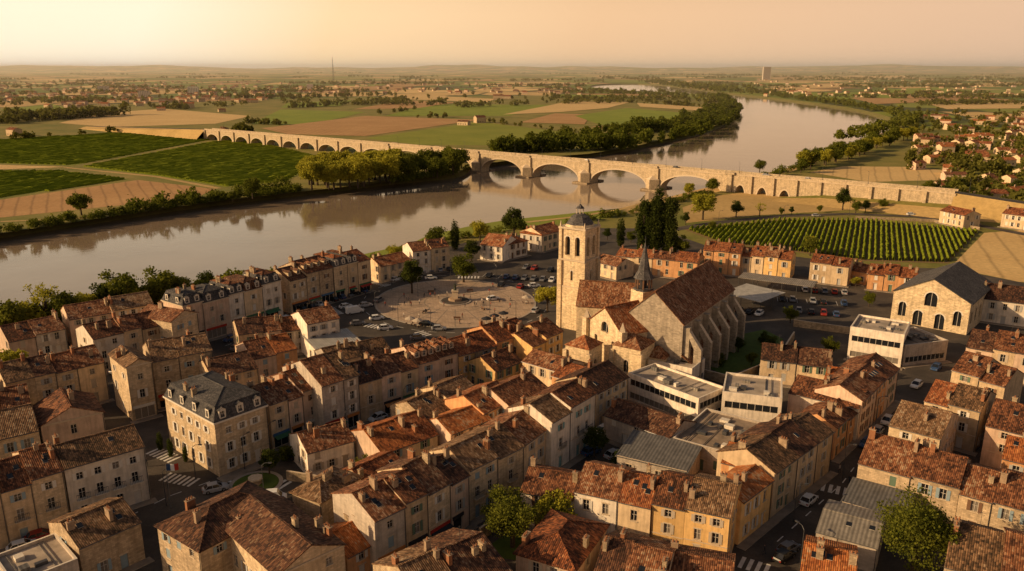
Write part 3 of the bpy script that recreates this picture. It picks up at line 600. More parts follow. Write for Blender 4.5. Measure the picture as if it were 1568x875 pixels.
L,W=vessel(V3a,V3b,16,11,6.6,'w_church','r_rust',wr=[(4,1.6,3,7.5),(9,1.6,3,7.5)],wl=[(5,1.5,4,7.5)],gf=[(6.6,2.6,9.9,11.2),(3.4,1.1,6,8),(9.8,1.1,6,8)])
ch.box(-1.0,.6,-.9,.7,0,12,'w_church','trim'); ch.box(-1.0,.6,12.5,14.1,0,12,'w_church','trim')
for (x,y) in ((-.2,-.1),(-.2,13.3)): ch.cyl(x,y,12,14.2,1.0,0.0,'trim',4)
def chapel(P,ang,w,d,h,rise,rm='r_rust'):
    ch.frame(P[0],P[1],math.cos(ang),math.sin(ang))
    arch_open(ch,(0,0),(1,0),w,0,h,[(w/2,1.2,3,h*.6)],'w_church',.4,'glass','trim'); arch_open(ch,(w,0),(0,1),d,0,h,[(d/2,1.2,3,h*.6)],'w_church',.4,'glass','trim')
    arch_open(ch,(w,d),(-1,0),w,0,h,[],'w_church'); arch_open(ch,(0,d),(0,-1),d,0,h,[(d/2,1,3,h*.6)],'w_church',.4,'glass','trim')
    a=[(-.3,-.3,h),(w+.3,-.3,h),(w+.3,d+.3,h),(-.3,d+.3,h)]; c=(w/2,d/2,h+rise)
    for i in range(4): ch.face([a[i],a[(i+1)%4],c],rm)
    ch.face(a[::-1],'trim')
    for (x,y) in ((-.5,-.5),(w-.5,-.5)): ch.box(x,x+1,y,y+1.0,0,h-1,'w_church','trim')
chapel(G(866,528,9),-.62,6.2,6,9,2.2); chapel(G(938,528,9),-.6,7,7.5,9,2.4,'r_brown'); chapel(G(985,545,6),-.5,5,6,6,2.,'r_brown'); chapel(G(905,508,7),-.62,5,5,7,1.5)
S=G(985,446,18); ch.frame(S[0],S[1],math.cos(.6),math.sin(.6))
ch.box(-2.1,2.1,-2.1,2.1,12,18.4,'w_church','trim'); ch.cyl(0,0,18.4,18.9,2.4,2.4,'r_slate',8)
for i in range(8):
    a=2*math.pi*i/8; ch.tube((1.9*math.cos(a),1.9*math.sin(a),18.9),(1.8*math.cos(a),1.8*math.sin(a),21.3),.2,.2,'s_brown',5)
ch.cyl(0,0,18.9,21.3,.8,.8,'f_dark',8); ch.cyl(0,0,21.3,21.6,2.5,2.3,'r_slate',8); ch.cyl(0,0,21.6,23.2,2.3,1.45,'r_slate',8,False); ch.cyl(0,0,23.2,30,1.45,.08,'r_slate',8,False)
ch.tube((0,0,30),(0,0,31.6),.06,.04,'metal'); ch.tube((-.4,0,31),(.4,0,31),.04,.04,'metal')
T=(18.4,213.0); ta=-0.61
cx,cy=T; w=7.6; ch.frame(cx,cy,math.cos(ta),math.sin(ta)); hw=w/2
def tstage(z0,z1,w,ops,back='glass',wall='w_church',dep=.5):
    h2=w/2
    for o,u in (((-h2,-h2),(1,0)),((h2,-h2),(0,1)),((h2,h2),(-1,0)),((-h2,h2),(0,-1))):
        arch_open(ch,o,u,w,z0,z1,ops,wall,dep,back,'trimw' if ops else None,.2)
tstage(0,12,w+.5,[]); ch.face([(-hw-.25,-hw-.25,12),(hw+.25,-hw-.25,12),(hw+.25,hw+.25,12),(-hw-.25,hw+.25,12)],'trim')
tstage(12,19.5,w,[(w/2,.8,14,16.4)]); 
def ring(z,w,t,pr,mat='trim'): ch.box(-w/2-pr,w/2+pr,-w/2-pr,w/2+pr,z,z+t,mat,bottom=True)
ring(19.5,w,.45,.3); tstage(19.95,28.2,w-.3,[(w*.28,1.5,20.9,25.4),(w*.68,1.5,20.9,25.4)],'f_dark',dep=1.0)
ring(28.2,w,.5,.4); ring(12.02,w+.5,.35,.05)
for (sx_,sy) in ((-1,-1),(1,-1),(1,1),(-1,1)):
    ch.box(sx_*hw-.75 if sx_>0 else -hw-.55,sx_*hw+.55 if sx_>0 else -hw+.75,sy*hw-.75 if sy>0 else -hw-.55,sy*hw+.55 if sy>0 else -hw+.75,0,19.45,'w_church','trim')
    ch.box(sx_*hw-.6 if sx_>0 else -hw-.28,sx_*hw+.28 if sx_>0 else -hw+.6,sy*hw-.6 if sy>0 else -hw-.28,sy*hw+.28 if sy>0 else -hw+.6,19.96,28.19,'w_church','trim')
    ch.cyl(sx_*(hw-.1),sy*(hw-.1),28.7,30.2,.4,.1,'trim',6)
ch.cyl(0,0,28.7,29.3,4.2,3.9,'w_church',8); ch.cyl(0,0,29.3,31.2,3.9,2.5,'r_slate',8,False); ch.cyl(0,0,31.2,32.0,2.5,1.2,'r_slate',8,True)
for i in range(6):
    a=math.pi*2*i/6; ch.tube((1.0*math.cos(a),1.0*math.sin(a),32),(1.0*math.cos(a),1.0*math.sin(a),33.4),.13,.13,'trim',5)
ch.cyl(0,0,33.4,34.6,1.25,.1,'r_slate',8,False); ch.tube((0,0,34.6),(0,0,36.2),.07,.05,'chrome'); ch.tube((-.45,0,35.6),(.45,0,35.6),.05,.05,'chrome')
ch.T=None; ch.obj('stone_church')
# ---------------------------------------------------------------- bridge
br=MB(); bd=(.782,-.623); ln=math.hypot(*bd); bd=(bd[0]/ln,bd[1]/ln); br.frame(-23.6,589.7,bd[0],bd[1])
ZD=10.2; BW=4.3
def span(s0,s1,ph,zs,zc,solid=False):
    a,b=s0+ph,s1-ph; xc=(a+b)/2; r=(b-a)/2; n=18
    cur=lambda x:zs+(zc-zs)*math.sqrt(max(0,1-((x-xc)/r)**2))
    for sg in (-1,1):
        y=sg*BW
        def q(p): br.face(p if sg<0 else p[::-1],'w_bridge')
        if solid: q([(s0,y,-6),(s1,y,-6),(s1,y,ZD),(s0,y,ZD)]); continue
        q([(s0,y,-6),(a,y,-6),(a,y,ZD),(s0,y,ZD)]); q([(b,y,-6),(s1,y,-6),(s1,y,ZD),(b,y,ZD)])
        for i in range(n):
            x0=xc-r*math.cos(math.pi*i/n);x1=xc-r*math.cos(math.pi*(i+1)/n); c0,c1=cur(x0),cur(x1)
            q([(x0,y,c0),(x1,y,c1),(x1,y,ZD),(x0,y,ZD)])
            k=(r+.8)/r; kz=(zc-zs+.8)/(zc-zs); yy=y+sg*.08
            pts=[(x0,yy,c0),(x1,yy,c1),(xc+(x1-xc)*k,yy,zs+(c1-zs)*kz),(xc+(x0-xc)*k,yy,zs+(c0-zs)*kz)]
            br.face(pts if sg<0 else pts[::-1],'trim')
    if solid: return
    for i in range(n):
        x0=xc-r*math.cos(math.pi*i/n);x1=xc-r*math.cos(math.pi*(i+1)/n)
        br.face([(x0,-BW,cur(x0)),(x0,BW,cur(x0)),(x1,BW,cur(x1)),(x1,-BW,cur(x1))],'w_bridge')
    for x in (a,b): br.face([(x,-BW,-6),(x,BW,-6),(x,BW,zs),(x,-BW,zs)],'w_bridge')
def pier(s,hw,ht,cut=True):
    for sg in (-1,1):
        y0=sg*BW; y1=sg*(BW+1.2)
        br.box(s-hw*.8,s+hw*.8,min(y0,y1),max(y0,y1),-6,ZD-.1,'w_bridge','trim')
        if cut:
            t=sg*(BW+5); b0=sg*(BW+1.0)
            A_=(s-hw,b0);B_=(s,t);C_=(s+hw,b0);z0,z1=-6,ht
            br.face([(*A_,z0),(*B_,z0),(*B_,z1),(*A_,z1)],'w_bridge');br.face([(*B_,z0),(*C_,z0),(*C_,z1),(*B_,z1)],'w_bridge')
            br.face([(*A_,z1),(*B_,z1),(s,b0,z1+2.5)],'trim');br.face([(*B_,z1),(*C_,z1),(s,b0,z1+2.5)],'trim')
            br.box(s-hw-1.2,s+hw+1.2,min(b0,sg*(BW+6)),max(b0,sg*(BW+6)),-6,-2.6,'w_rough')
bs=[-360,-335,-310,-285,-260,-235,-210,-184,-156,-127,-95,-47.5,0,47,95,146,196]
for a,b in zip(bs,bs[1:]):
    big=b-a>40
    span(a,b,5.0 if big else 2.6,-2.2 if big else 0,6.9 if big else 6.2)
for s in bs:
    big=-96<s<190
    pier(s,4.6 if big else 1.8,3.2,big)
bs2=[196+13*i for i in range(10)]
for i,(a,b) in enumerate(zip(bs2,bs2[1:])):
    span(a,b,3.6,-2,4.4-.3*i,solid=i>2); pier(b,.9,3,False)
s0,s1=-360,bs2[-1]
for sg in (-1,1):
    y0,y1=sg*(BW-.1),sg*(BW+.35); br.box(s0,s1,min(y0,y1),max(y0,y1),ZD-.35,ZD+.05,'trim',bottom=True)
    y0,y1=sg*(BW-.35),sg*(BW+.1); br.box(s0,s1,min(y0,y1),max(y0,y1),ZD+.052,ZD+1.1,'w_bridge','trim')
    for s in bs: 
        if -96<s<200: y0,y1=sg*(BW-.4),sg*(BW+1.4); br.box(s-3,s+3,min(y0,y1),max(y0,y1),ZD+.06,ZD+1.25,'w_bridge','trim')
br.face([(s0,-BW+.3,ZD),(s1,-BW+.3,ZD),(s1,BW-.3,ZD),(s0,BW-.3,ZD)],'asphalt')
br.T=None; br.obj('stone_arch_bridge')
def BP(s,y=0): return (-23.6+bd[0]*s-bd[1]*y, 589.7+bd[1]*s+bd[0]*y)
mb=MB(); mb.frame(*BP(0),bd[0],bd[1])
for a,b,za,zb in ((-620,-360,2,ZD),(bs2[-1],bs2[-1]+130,ZD,.3)):
    mb.face([(a,-4,za),(b,-4,zb),(b,4,zb),(a,4,za)],'asphalt')
    mb.face([(a,-16,-.5),(b,-16,-.5),(b,-4,zb),(a,-4,za)],'grassdry'); mb.face([(a,4,za),(b,4,zb),(b,16,-.5),(a,16,-.5)],'grass')
e1=bs2[-1]
for (a,b,za,zb) in ((225,250,-.3,3.2),(250,e1,3.2,4.6)):
    mb.face([(a,-24,-.3),(b,-24,-.3),(b,-10,zb*.75),(a,-10,za*.75)],'grassdry'); mb.face([(a,-10,za*.75),(b,-10,zb*.75),(b,-4.2,zb),(a,-4.2,za)],'grass')
mb.face([(e1,-24,-.3),(e1+30,-16,-.3),(e1,-10,3.4)],'grassdry')
mb.T=None; mb.obj('road_embankment')
# ---------------------------------------------------------------- ground with river channel
WZ=-3.5
near=[(-900,720),(-300,575),(-100,528),(0,501),(80,488),(240,457),(400,424),(480,411),(560,396),(640,372),(700,356),(800,341),(880,333),(960,322),(1040,301),(1085,290),(1150,273),(1200,262),(1240,245),(1290,226),(1340,209),(1376,197),(1352,182),(1290,167),(1180,152),(1110,144),(1060,137),(1000,130),(930,130)]
far=[(905,134),(940,139),(1010,143),(1080,147),(1118,154),(1130,168),(1125,182),(1100,197),(1060,209),(1000,222),(950,233),(900,240),(820,247),(760,252),(720,261),(700,272),(600,283),(460,300),(330,315),(130,345),(0,365),(-300,410),(-900,500)]
poly=[Vector(G(u,v,WZ)) for u,v in near+far]
def subdiv(P,k=3):
    out=[]
    n=len(P)
    for i in range(n):
        p0,p1,p2,p3=P[i-1],P[i],P[(i+1)%n],P[(i+2)%n]
        for j in range(k):
            t=j/k; out.append(.5*((2*p1)+(p2-p0)*t+(2*p0-5*p1+4*p2-p3)*t*t+(-p0+3*p1-3*p2+p3)*t*t*t)+Vector((U(-.6,.6),U(-.6,.6))))
    return out
poly=subdiv(poly)
ar=sum(poly[i].x*poly[(i+1)%len(poly)].y-poly[(i+1)%len(poly)].x*poly[i].y for i in range(len(poly)))
sgn=1 if ar>0 else -1
top=[]
n=len(poly)
for i in range(n):
    t=(poly[(i+1)%n]-poly[i-1]).normalized(); nrm=Vector((t.y,-t.x))*sgn; top.append(poly[i]+nrm*U(5,7))
def inpoly(x,y,P):
    c=False;j=len(P)-1
    for i in range(len(P)):
        xi,yi=P[i][0],P[i][1];xj,yj=P[j][0],P[j][1]
        if (yi>y)!=(yj>y) and x<(xj-xi)*(y-yi)/(yj-yi)+xi: c=not c
        j=i
    return c
outer=[Vector((-24000,-400)),Vector((24000,-400)),Vector((24000,30000)),Vector((-24000,30000))]
vs=outer+top; es=[(0,1),(1,2),(2,3),(3,0)]+[(4+i,4+(i+1)%n) for i in range(n)]
res=geometry.delaunay_2d_cdt(vs,es,[],0,1e-5)
vv=[(p.x,p.y,0) for p in res[0]]; ff=[]
for f in res[2]:
    x=sum(vv[i][0] for i in f)/len(f);y=sum(vv[i][1] for i in f)/len(f)
    if not inpoly(x,y,top): ff.append(tuple(f))
me=bpy.data.meshes.new('ground'); me.from_pydata(vv,[],ff); me.materials.append(MATS['countryside']); go=bpy.data.objects.new('ground',me); col.objects.link(go)
mb=MB()
for i in range(n):
    j=(i+1)%n; a,b,c,d=poly[i],poly[j],top[j],top[i]
    oa=a-(d-a)*.8; ob=b-(c-b)*.8
    mb.face([(oa.x,oa.y,WZ-3),(ob.x,ob.y,WZ-3),(b.x,b.y,WZ+.3),(a.x,a.y,WZ+.3)],'bank'); mb.face([(a.x,a.y,WZ+.3),(b.x,b.y,WZ+.3),(c.x,c.y,0),(d.x,d.y,0)],'bank')
mb.obj('river_bank_terrain')
me=bpy.data.meshes.new('river_water'); me.from_pydata([(p.x,p.y,WZ) for p in top],[],[tuple(range(n))]); me.materials.append(MATS['water']); o=bpy.data.objects.new('river_water',me); col.objects.link(o)
if me.polygons[0].normal.z<0: me.flip_normals()
def sheet(name,pts,z,mat,world=False):
    P=[(p if world else G(*p)) for p in pts]
    tr=geometry.tessellate_polygon([[Vector((p[0],p[1],0)) for p in P]])
    me=bpy.data.meshes.new(name); me.from_pydata([(p[0],p[1],z) for p in P],[],[t for t in tr]); me.materials.append(MATS[mat])
    me.update()
    for p in me.polygons:
        if p.normal.z<0: p.flip()
    o=bpy.data.objects.new(name,me); col.objects.link(o); return P
sheet('grass_ground',[(-500,625),(0,513),(240,466),(400,433),(560,405),(640,381),(700,364),(800,349),(880,341),(960,330),(1040,309),(1085,298),(1150,280),(1215,262),(1260,244),(1310,226),(1360,209),(1410,197),(1480,196),(1700,205),(2100,300),(2600,1100),(-1500,1100)],.02,'grass')
sheet('dry_meadow_ground',[(1045,318),(1100,300),(1180,289),(1320,292),(1450,310),(1430,322),(1300,322),(1160,330),(1050,342)],.05,'grassdry')
sheet('wheat_field_ground',[(1240,264),(1290,255),(1400,256),(1450,262),(1445,276),(1330,279)],.05,'wheat')
sheet('wheat_field_ground',[(1507,357),(1600,350),(1680,440),(1560,432),(1455,410)],.05,'wheat')
vy=sheet('vineyard_soil_ground',[(1045,351),(1200,336),(1330,337),(1500,354),(1452,404),(1320,400),(1230,388),(1100,372)],.05,'soil')
sheet('town_ground',[(-700,665),(-200,565),(0,519),(240,472),(400,439),(560,411),(640,392),(700,374),(780,362),(860,354),(950,352),(1040,362),(1080,376),(1240,396),(1310,408),(1460,412),(1600,440),(2000,500),(2600,1100),(-1500,1100)],.035,'asphalt')
fields=[([(-60,218),(180,204),(335,212),(112,254),(-60,249)],'green2','vine'),([(125,256),(345,214),(400,219),(488,240),(465,262),(440,278),(345,287),(240,270)],'green2','vine'),
([(-60,263),(95,262),(200,275),(-60,312)],'green2','vine'),([(-60,315),(212,276),(330,290),(300,303),(-60,340)],'brownf',0),([(-60,251),(105,256),(-60,262)],'wheat',0),
([(90,189),(150,174),(250,167),(385,178),(330,190),(170,195)],'wheat',0),([(385,190),(430,168),(560,172),(500,186),(440,192)],'green',0),
([(400,197),(560,178),(735,184),(560,209),(440,206)],'brownf',0),([(590,178),(655,160),(845,161),(780,178)],'green',0),([(540,168),(620,154),(700,157),(640,166)],'brownf',0),([(600,152),(640,146),(760,152),(745,157)],'wheat',0),
([(560,212),(735,187),(900,207),(770,223),(640,222)],'green2',0),([(795,188),(850,174),(905,176),(895,191)],'brownf',0),([(770,176),(870,156),(965,157),(930,166),(860,172)],'wheat',0),([(880,178),(960,166),(1090,177),(1070,190),(920,192)],'green',0),([(905,194),(1010,196),(960,206)],'brownf',0),
([(0,168),(80,160),(110,168),(20,176)],'green',0),([(840,145),(940,146),(970,152),(870,153)],'green',0),([(975,158),(1080,165),(1100,172),(980,164)],'wheat',0),([(440,158),(540,154),(520,163),(430,166)],'green',0),
([(1180,132),(1290,128),(1330,132),(1220,137)],'wheat',0),([(1340,138),(1440,134),(1500,140),(1380,145)],'green',0),([(1420,160),(1568,156),(1620,166),(1450,168)],'wheat',0),([(1210,142),(1330,142),(1400,152),(1280,153)],'green',0),([(1230,118),(1380,116),(1400,119),(1240,122)],'wheat',0),([(1300,150),(1420,152),(1500,154),(1340,160)],'brownf',0)]
sheet('far_bank_grass_ground',[(-400,418),(0,358),(130,338),(330,309),(460,294),(600,278),(700,266),(722,254),(800,243),(900,236),(960,227),(1060,204),(1110,188),(1120,172),(1105,155),(1000,147),(900,146),(500,150),(0,165),(-500,200)],.03,'grass')
fw=[]
for i,(p,m_,k) in enumerate(fields):
    P=sheet('field_ground',p,.12+.02*i if p[0][1]<200 or p[2][1]<200 else .08,m_)
    if k: fw.append(P)
def vine_rows(name,P,ang,sp,hh,w,seg=4,mat='leaf_vine'):
    d=Vector((math.cos(ang),math.sin(ang))); nn=Vector((-d.y,d.x)); A=[(Vector(p).dot(d),Vector(p).dot(nn)) for p in P]
    lo=min(a[1] for a in A);hi=max(a[1] for a in A); out=[]
    t=lo+sp
    while t<hi-sp*.5:
        xs=[]
        for i in range(len(A)):
            a,b=A[i],A[(i+1)%len(A)]
            if (a[1]>t)!=(b[1]>t): xs.append(a[0]+(b[0]-a[0])*(t-a[1])/(b[1]-a[1]))
        xs.sort()
        for x0,x1 in zip(xs[::2],xs[1::2]):
            x0+=2;x1-=2
            if x1-x0<seg*2: continue
            k=int((x1-x0)/seg); X=np.linspace(x0,x1,k+1)
            prof=np.array([(-w/2,.15),(-w*.45,hh*.7),(0,hh),(w*.45,hh*.7),(w/2,.15)])
            ring=np.zeros((k+1,5,3)); 
            jit=rng.normal(0,1,(k+1,5,2))*np.array([w*.14,hh*.13]); o2=prof[None]+jit; o2[:,[0,4],1]=.1
            miss=rng.random(k+1)<.03; o2[miss,:,1]*=.3
            nx=t+o2[:,:,0]; 
            ring[:,:,0]=X[:,None]*d.x+nx*nn.x; ring[:,:,1]=X[:,None]*d.y+nx*nn.y; ring[:,:,2]=o2[:,:,1]
            q=np.stack([ring[:-1,:-1],ring[1:,:-1],ring[1:,1:],ring[:-1,1:]],2).reshape(-1,4,3); out.append(q)
        t+=sp
    inst(name,fastmesh(name,np.concatenate(out),4,[mat]),(0,0,0))
vine_rows('vineyard_rows',vy,1.15,2.1,1.5,.95,1.1)
for P,a in zip(fw,(.95,1.0,1.2)): vine_rows('vineyard_rows',P,a,5.0,1.3,2.0,5)
# ---------------------------------------------------------------- roads, square, markings
def strip(mb,pts,w,z,mat,off=0,world=False):
    P=[Vector(p if world else G(*p)) for p in pts]; L_=[]
    for i in range(len(P)):
        t=(P[min(i+1,len(P)-1)]-P[max(i-1,0)]).normalized(); nn=Vector((-t.y,t.x)); L_.append((P[i]+nn*(off+w/2),P[i]+nn*(off-w/2)))
    for (a,b),(c,d) in zip(L_,L_[1:]): mb.face([(b.x,b.y,z),(d.x,d.y,z),(c.x,c.y,z),(a.x,a.y,z)],mat)
rd=MB()
strip(rd,[(1030,352),(1100,341),(1200,331),(1300,328),(1400,332),(1500,346),(1600,365)],6,.06,'asphalt')
strip(rd,[(860,350),(940,352),(1030,352)],6,.064,'asphalt')
strip(rd,[(0,340),(130,334),(300,306),(450,287)],3,.09,'grassdry'); strip(rd,[(100,257),(240,271),(335,289)],4,.1,'grassdry'); strip(rd,[(0,216),(180,203),(330,205)],5,.14,'grassdry')
strip(rd,[(1040,302),(980,322),(900,336),(820,345)],3,.07,'grassdry',off=-8)
rd.obj('country_road')
sq=MB()
def ell(cx,cy,rx,ry,k=64): return [G(cx+rx*math.cos(2*math.pi*i/k),cy+ry*math.sin(2*math.pi*i/k)) for i in range(k)]
e=ell(697,466,124,37)
sq.face([(p[0],p[1],.14) for p in e],'plaza')
for i in range(64):
    a,b=e[i],e[(i+1)%64]; sq.face([(a[0],a[1],0),(b[0],b[1],0),(b[0],b[1],.142),(a[0],a[1],.142)],'kerb')
e3=ell(697,466,121,36)
for i in range(64):
    a,b,c,d=e[i],e[(i+1)%64],e3[(i+1)%64],e3[i]; sq.face([(a[0],a[1],.146),(b[0],b[1],.146),(c[0],c[1],.146),(d[0],d[1],.146)],'kerb')
C0=G(697,462)
for (rx,w_) in ((48,2.0),(88,1.3)):
    ea=ell(697,464,rx,rx*.3);eb=ell(697,464,rx-w_,(rx-w_)*.3)
    for i in range(64):
        a,b,c,d=ea[i],ea[(i+1)%64],eb[(i+1)%64],eb[i]; sq.face([(a[0],a[1],.146),(b[0],b[1],.146),(c[0],c[1],.146),(d[0],d[1],.146)],'pavement')
for i in range(20):
    q=Vector(e3[int(i*64/20)]); c_=Vector(C0); d=(q-c_).normalized(); nn=Vector((-d.y,d.x))*.16; p0=c_+d*9; sq.face([(p0.x-nn.x,p0.y-nn.y,.151),(q.x-nn.x,q.y-nn.y,.151),(q.x+nn.x,q.y+nn.y,.151),(p0.x+nn.x,p0.y+nn.y,.151)],'pavement')
sq.obj('square_pavement')
mb=MB(); mb.cyl(0,0,.156,.35,5,5,'kerb',32); mb.cyl(0,0,.352,.5,4.4,4.2,'asphalt',32); mb.cyl(0,0,.4,1.2,2.2,2.0,'chim',8); mb.box(-.9,.9,-.9,.9,1.2,3.4,'trim'); mb.box(-1.1,1.1,-1.1,1.1,3.4,3.65,'trim')
mb.cyl(0,0,3.65,4.6,.5,.38,'bronze',8); mb.cyl(0,0,4.6,5.3,.38,.5,'bronze',8); mb.cyl(0,0,5.3,5.75,.2,.24,'bronze',8); mb.tube((.4,0,5.1),(1.0,0,5.6),.12,.09,'bronze')
mb.obj('war_memorial_statue',(C0[0],C0[1],0))
mk=MB()
def zebra(u1,v1,u2,v2,w=3.):
    a=Vector(G(u1,v1));b=Vector(G(u2,v2));d=(b-a);L=d.length;d/=L;nn=Vector((-d.y,d.x)); n=int(L/1.0)
    for i in range(n):
        p=a+d*(i+.25)*L/n; q=a+d*(i+.75)*L/n; A_=[p+nn*w/2,p-nn*w/2,q-nn*w/2,q+nn*w/2]; mk.face([(x.x,x.y,.048) for x in A_],'white_paint')
for z_ in [(560,498,600,505),(595,438,570,432),(655,515,640,508),(820,450,850,455),(250,730,300,740),(232,690,270,705),(340,745,360,730),(1255,745,1300,755),(1130,860,1180,875),(700,425,735,425),(500,470,520,482),(410,735,440,745)]: zebra(*z_)
def dash(pts,w=.09,l=2.,g=3.):
    P=[Vector(G(*p)) for p in pts]
    for a,b in zip(P,P[1:]):
        L=(b-a).length;d=(b-a)/L;nn=Vector((-d.y,d.x));t=0
        while t<L-l:
            p=a+d*t;q=p+d*l; mk.face([(x.x,x.y,.046) for x in (p+nn*w,p-nn*w,q-nn*w,q+nn*w)],'white_paint'); t+=l+g
dash([(560,700),(660,645),(760,600),(850,575)]); dash([(345,530),(450,492),(540,462)]); dash([(1190,830),(1290,740),(1350,660)]); dash([(100,840),(260,760),(330,735)])
ee=ell(697,466,142,44)
for i in range(0,64,2):
    a=Vector(ee[i]);b=Vector(ee[(i+1)%64]); d=(b-a).normalized(); nn=Vector((-d.y,d.x)); mk.face([(x.x,x.y,.05) for x in (a+nn*.08,a-nn*.08,b-nn*.08,b+nn*.08)],'white_paint')
for (u1,v1,u2,v2,n_) in ((1190,455,1300,463,18),(745,419,852,427,12)):
    a=Vector(G(u1,v1));b=Vector(G(u2,v2)); d=(b-a).normalized(); nn=Vector((-d.y,d.x))
    L_=(b-a).length; t=0
    while t<L_:
        p=a+d*t; mk.face([(x.x,x.y,.05) for x in (p-d*.06,p+d*.06,p+d*.06-nn*5,p-d*.06-nn*5)],'white_paint'); t+=2.9
mk.obj('road_markings')
C1=G(392,742); mb=MB(); mb.cyl(0,0,.03,.17,4.6,4.6,'kerb',32); mb.cyl(0,0,.172,.3,3.9,3.6,'lawn',32); mb.cyl(0,0,.3,1.1,1.1,.9,'chim',8); mb.cyl(0,0,1.1,1.4,1.3,1.3,'trim',8); mb.obj('roundabout_island',(C1[0],C1[1],0))
pav.T=None; pav.obj('pavement')
sheet('churchyard_lawn',[(1075,560),(1100,520),(1170,505),(1200,520),(1160,560),(1110,575)],.06,'lawn')
sheet('garden_lawn',[(730,850),(800,800),(870,790),(880,830),(800,860)],.06,'lawn')
def wallrun(name,pts,h,t=.4,mat='w_rough'):
    mb=MB(); P=[G(*p) for p in pts]
    for a,b in zip(P,P[1:]):
        L=math.hypot(b[0]-a[0],b[1]-a[1]); mb.frame(a[0],a[1],(b[0]-a[0])/L,(b[1]-a[1])/L); mb.box(0,L,-t/2,t/2,0,h,mat,'trim')
    mb.T=None; mb.obj(name)
wallrun('stone_wall',[(1060,575),(1120,590),(1190,560),(1215,520)],2.2); wallrun('stone_wall',[(1215,500),(1300,512)],2); wallrun('stone_wall',[(440,735),(500,745),(560,735)],1.8); wallrun('quay_wall',[(0,517),(240,470),(400,437),(565,408)],1.0,.5,'w_stone'); wallrun('stone_wall',[(880,560),(940,575)],2)
wallrun('stone_wall',[(1310,335),(1430,340),(1500,352)],1.2); wallrun('stone_wall',[(735,828),(790,790)],2.2)
# ---------------------------------------------------------------- trees
def leafquads(cent,size,n_up=.3):
    n=len(cent); a=rng.normal(0,1,(n,3)); a/=np.linalg.norm(a,axis=1)[:,None]; b=rng.normal(0,1,(n,3)); b-=(b*a).sum(1)[:,None]*a; b/=np.linalg.norm(b,axis=1)[:,None]
    s=(size*rng.uniform(.6,1.3,n))[:,None]; a=a*s; b=b*s*.75
    return np.stack([cent-a,cent-b,cent+a,cent+b],1)
def treemesh(name,h,cw,mat,nl,ls,kind='round'):
    mb=MB(); tr=h*.022+.08
    if kind=='round': zc=h*.6; rz=h*.4; rx=cw/2; ncl=26; cr=.3
    elif kind=='poplar': zc=h*.54; rz=h*.47; rx=cw/2; ncl=46; cr=.42
    elif kind=='bush': zc=h*.45; rz=h*.5; rx=cw/2; ncl=14; cr=.35
    else: zc=h*.65;rz=h*.35;rx=cw/2;ncl=22;cr=.2
    mb.tube((0,0,-.2),(0,0,h*.35),tr*1.3,tr*.85,'bark',8); mb.tube((0,0,h*.35),(U(-.3,.3),U(-.3,.3),h*.8),tr*.85,tr*.25,'bark',6)
    cl=[]
    for i in range(ncl):
        d=rng.normal(0,1,3); d/=np.linalg.norm(d); r=rng.uniform(.35,.86)
        if kind=='poplar': zz=rng.uniform(-.95,.95); wv=math.sqrt(1-abs(zz)**2.2)*.6; a=U(0,6.28); c=np.array([rx*wv*math.cos(a),rx*wv*math.sin(a),zc+rz*zz])
        else: c=np.array([d[0]*rx*r,d[1]*rx*r,zc+d[2]*rz*r])
        cl.append((c,rng.uniform(.75,1.25)*rx*cr*1.25))
    for c,_ in cl[:9]: 
        z=h*U(.25,.5); mb.tube((0,0,z),tuple(c),tr*.45,tr*.1,'bark',5)
    cen=[]
    per=nl//ncl
    for c,r in cl:
        d=rng.normal(0,1,(per,3)); d/=np.linalg.norm(d,axis=1)[:,None]; rr=r*rng.uniform(.35,1.08,per)[:,None]; s=np.array([1,1,.8 if kind!='poplar' else 1.9])
        cen.append(c+d*rr*s)
    q=leafquads(np.concatenate(cen),ls)
    tq=np.array(mb.v).reshape(-1,4,3)
    allq=np.concatenate([tq,q]); mi=np.concatenate([np.zeros(len(tq)),np.ones(len(q))]).astype(np.int32)
    return fastmesh(name,allq,4,['bark',mat],mi)
TM={'near':[treemesh('tree_a',12,11,'leaf_mid',14000,.17),treemesh('tree_b',10,9,'leaf_mid',11000,.16)],
    'mid':[treemesh('tree_c',10,9,'leaf_mid',3600,.28),treemesh('tree_d',10,8,'leaf_dark',3600,.28),treemesh('tree_e',10,8.5,'leaf_light',3600,.28)],
    'light':[treemesh('tree_f',14,12,'leaf_light',4200,.42),treemesh('tree_g',14,11,'leaf_light',4200,.42)],
    'riv':[treemesh('tree_h',12,11,'leaf_mid',3000,.42),treemesh('tree_i',12,10,'leaf_mid',3000,.42)],
    'poplar':[treemesh('tree_j',22,6.4,'leaf_dark',9000,.34,'poplar'),treemesh('tree_k',22,6.0,'leaf_dark',9000,.34,'poplar')],
    'cyp':[treemesh('tree_l',9,2.8,'leaf_dark',2600,.2,'poplar')],
    'bare':[treemesh('tree_m',9,8,'leaf_light',900,.18,'bare')],
    'bush':[treemesh('bush_a',2.4,3,'leaf_mid',900,.16,'bush'),treemesh('bush_b',2.4,2.6,'leaf_dark',900,.16,'bush')]}
BH={'near':[12,10],'mid':[10]*3,'light':[14]*2,'riv':[12]*2,'poplar':[22]*2,'cyp':[9],'bare':[9],'bush':[2.4]*2}
NM={'poplar':'poplar_tree','cyp':'cypress_tree','bare':'sparse_tree','bush':'bush'}
def tree(u,v,h,kind,idx=None,parent=None,nm=None):
    i=random.randrange(len(TM[kind])) if idx is None else idx; s=h/BH[kind][i]; x,y=G(u,v)
    inst(nm or NM.get(kind,'deciduous_tree'),TM[kind][i],(x,y,0),U(0,6.28),(s*U(.9,1.1),s*U(.9,1.1),s),parent)
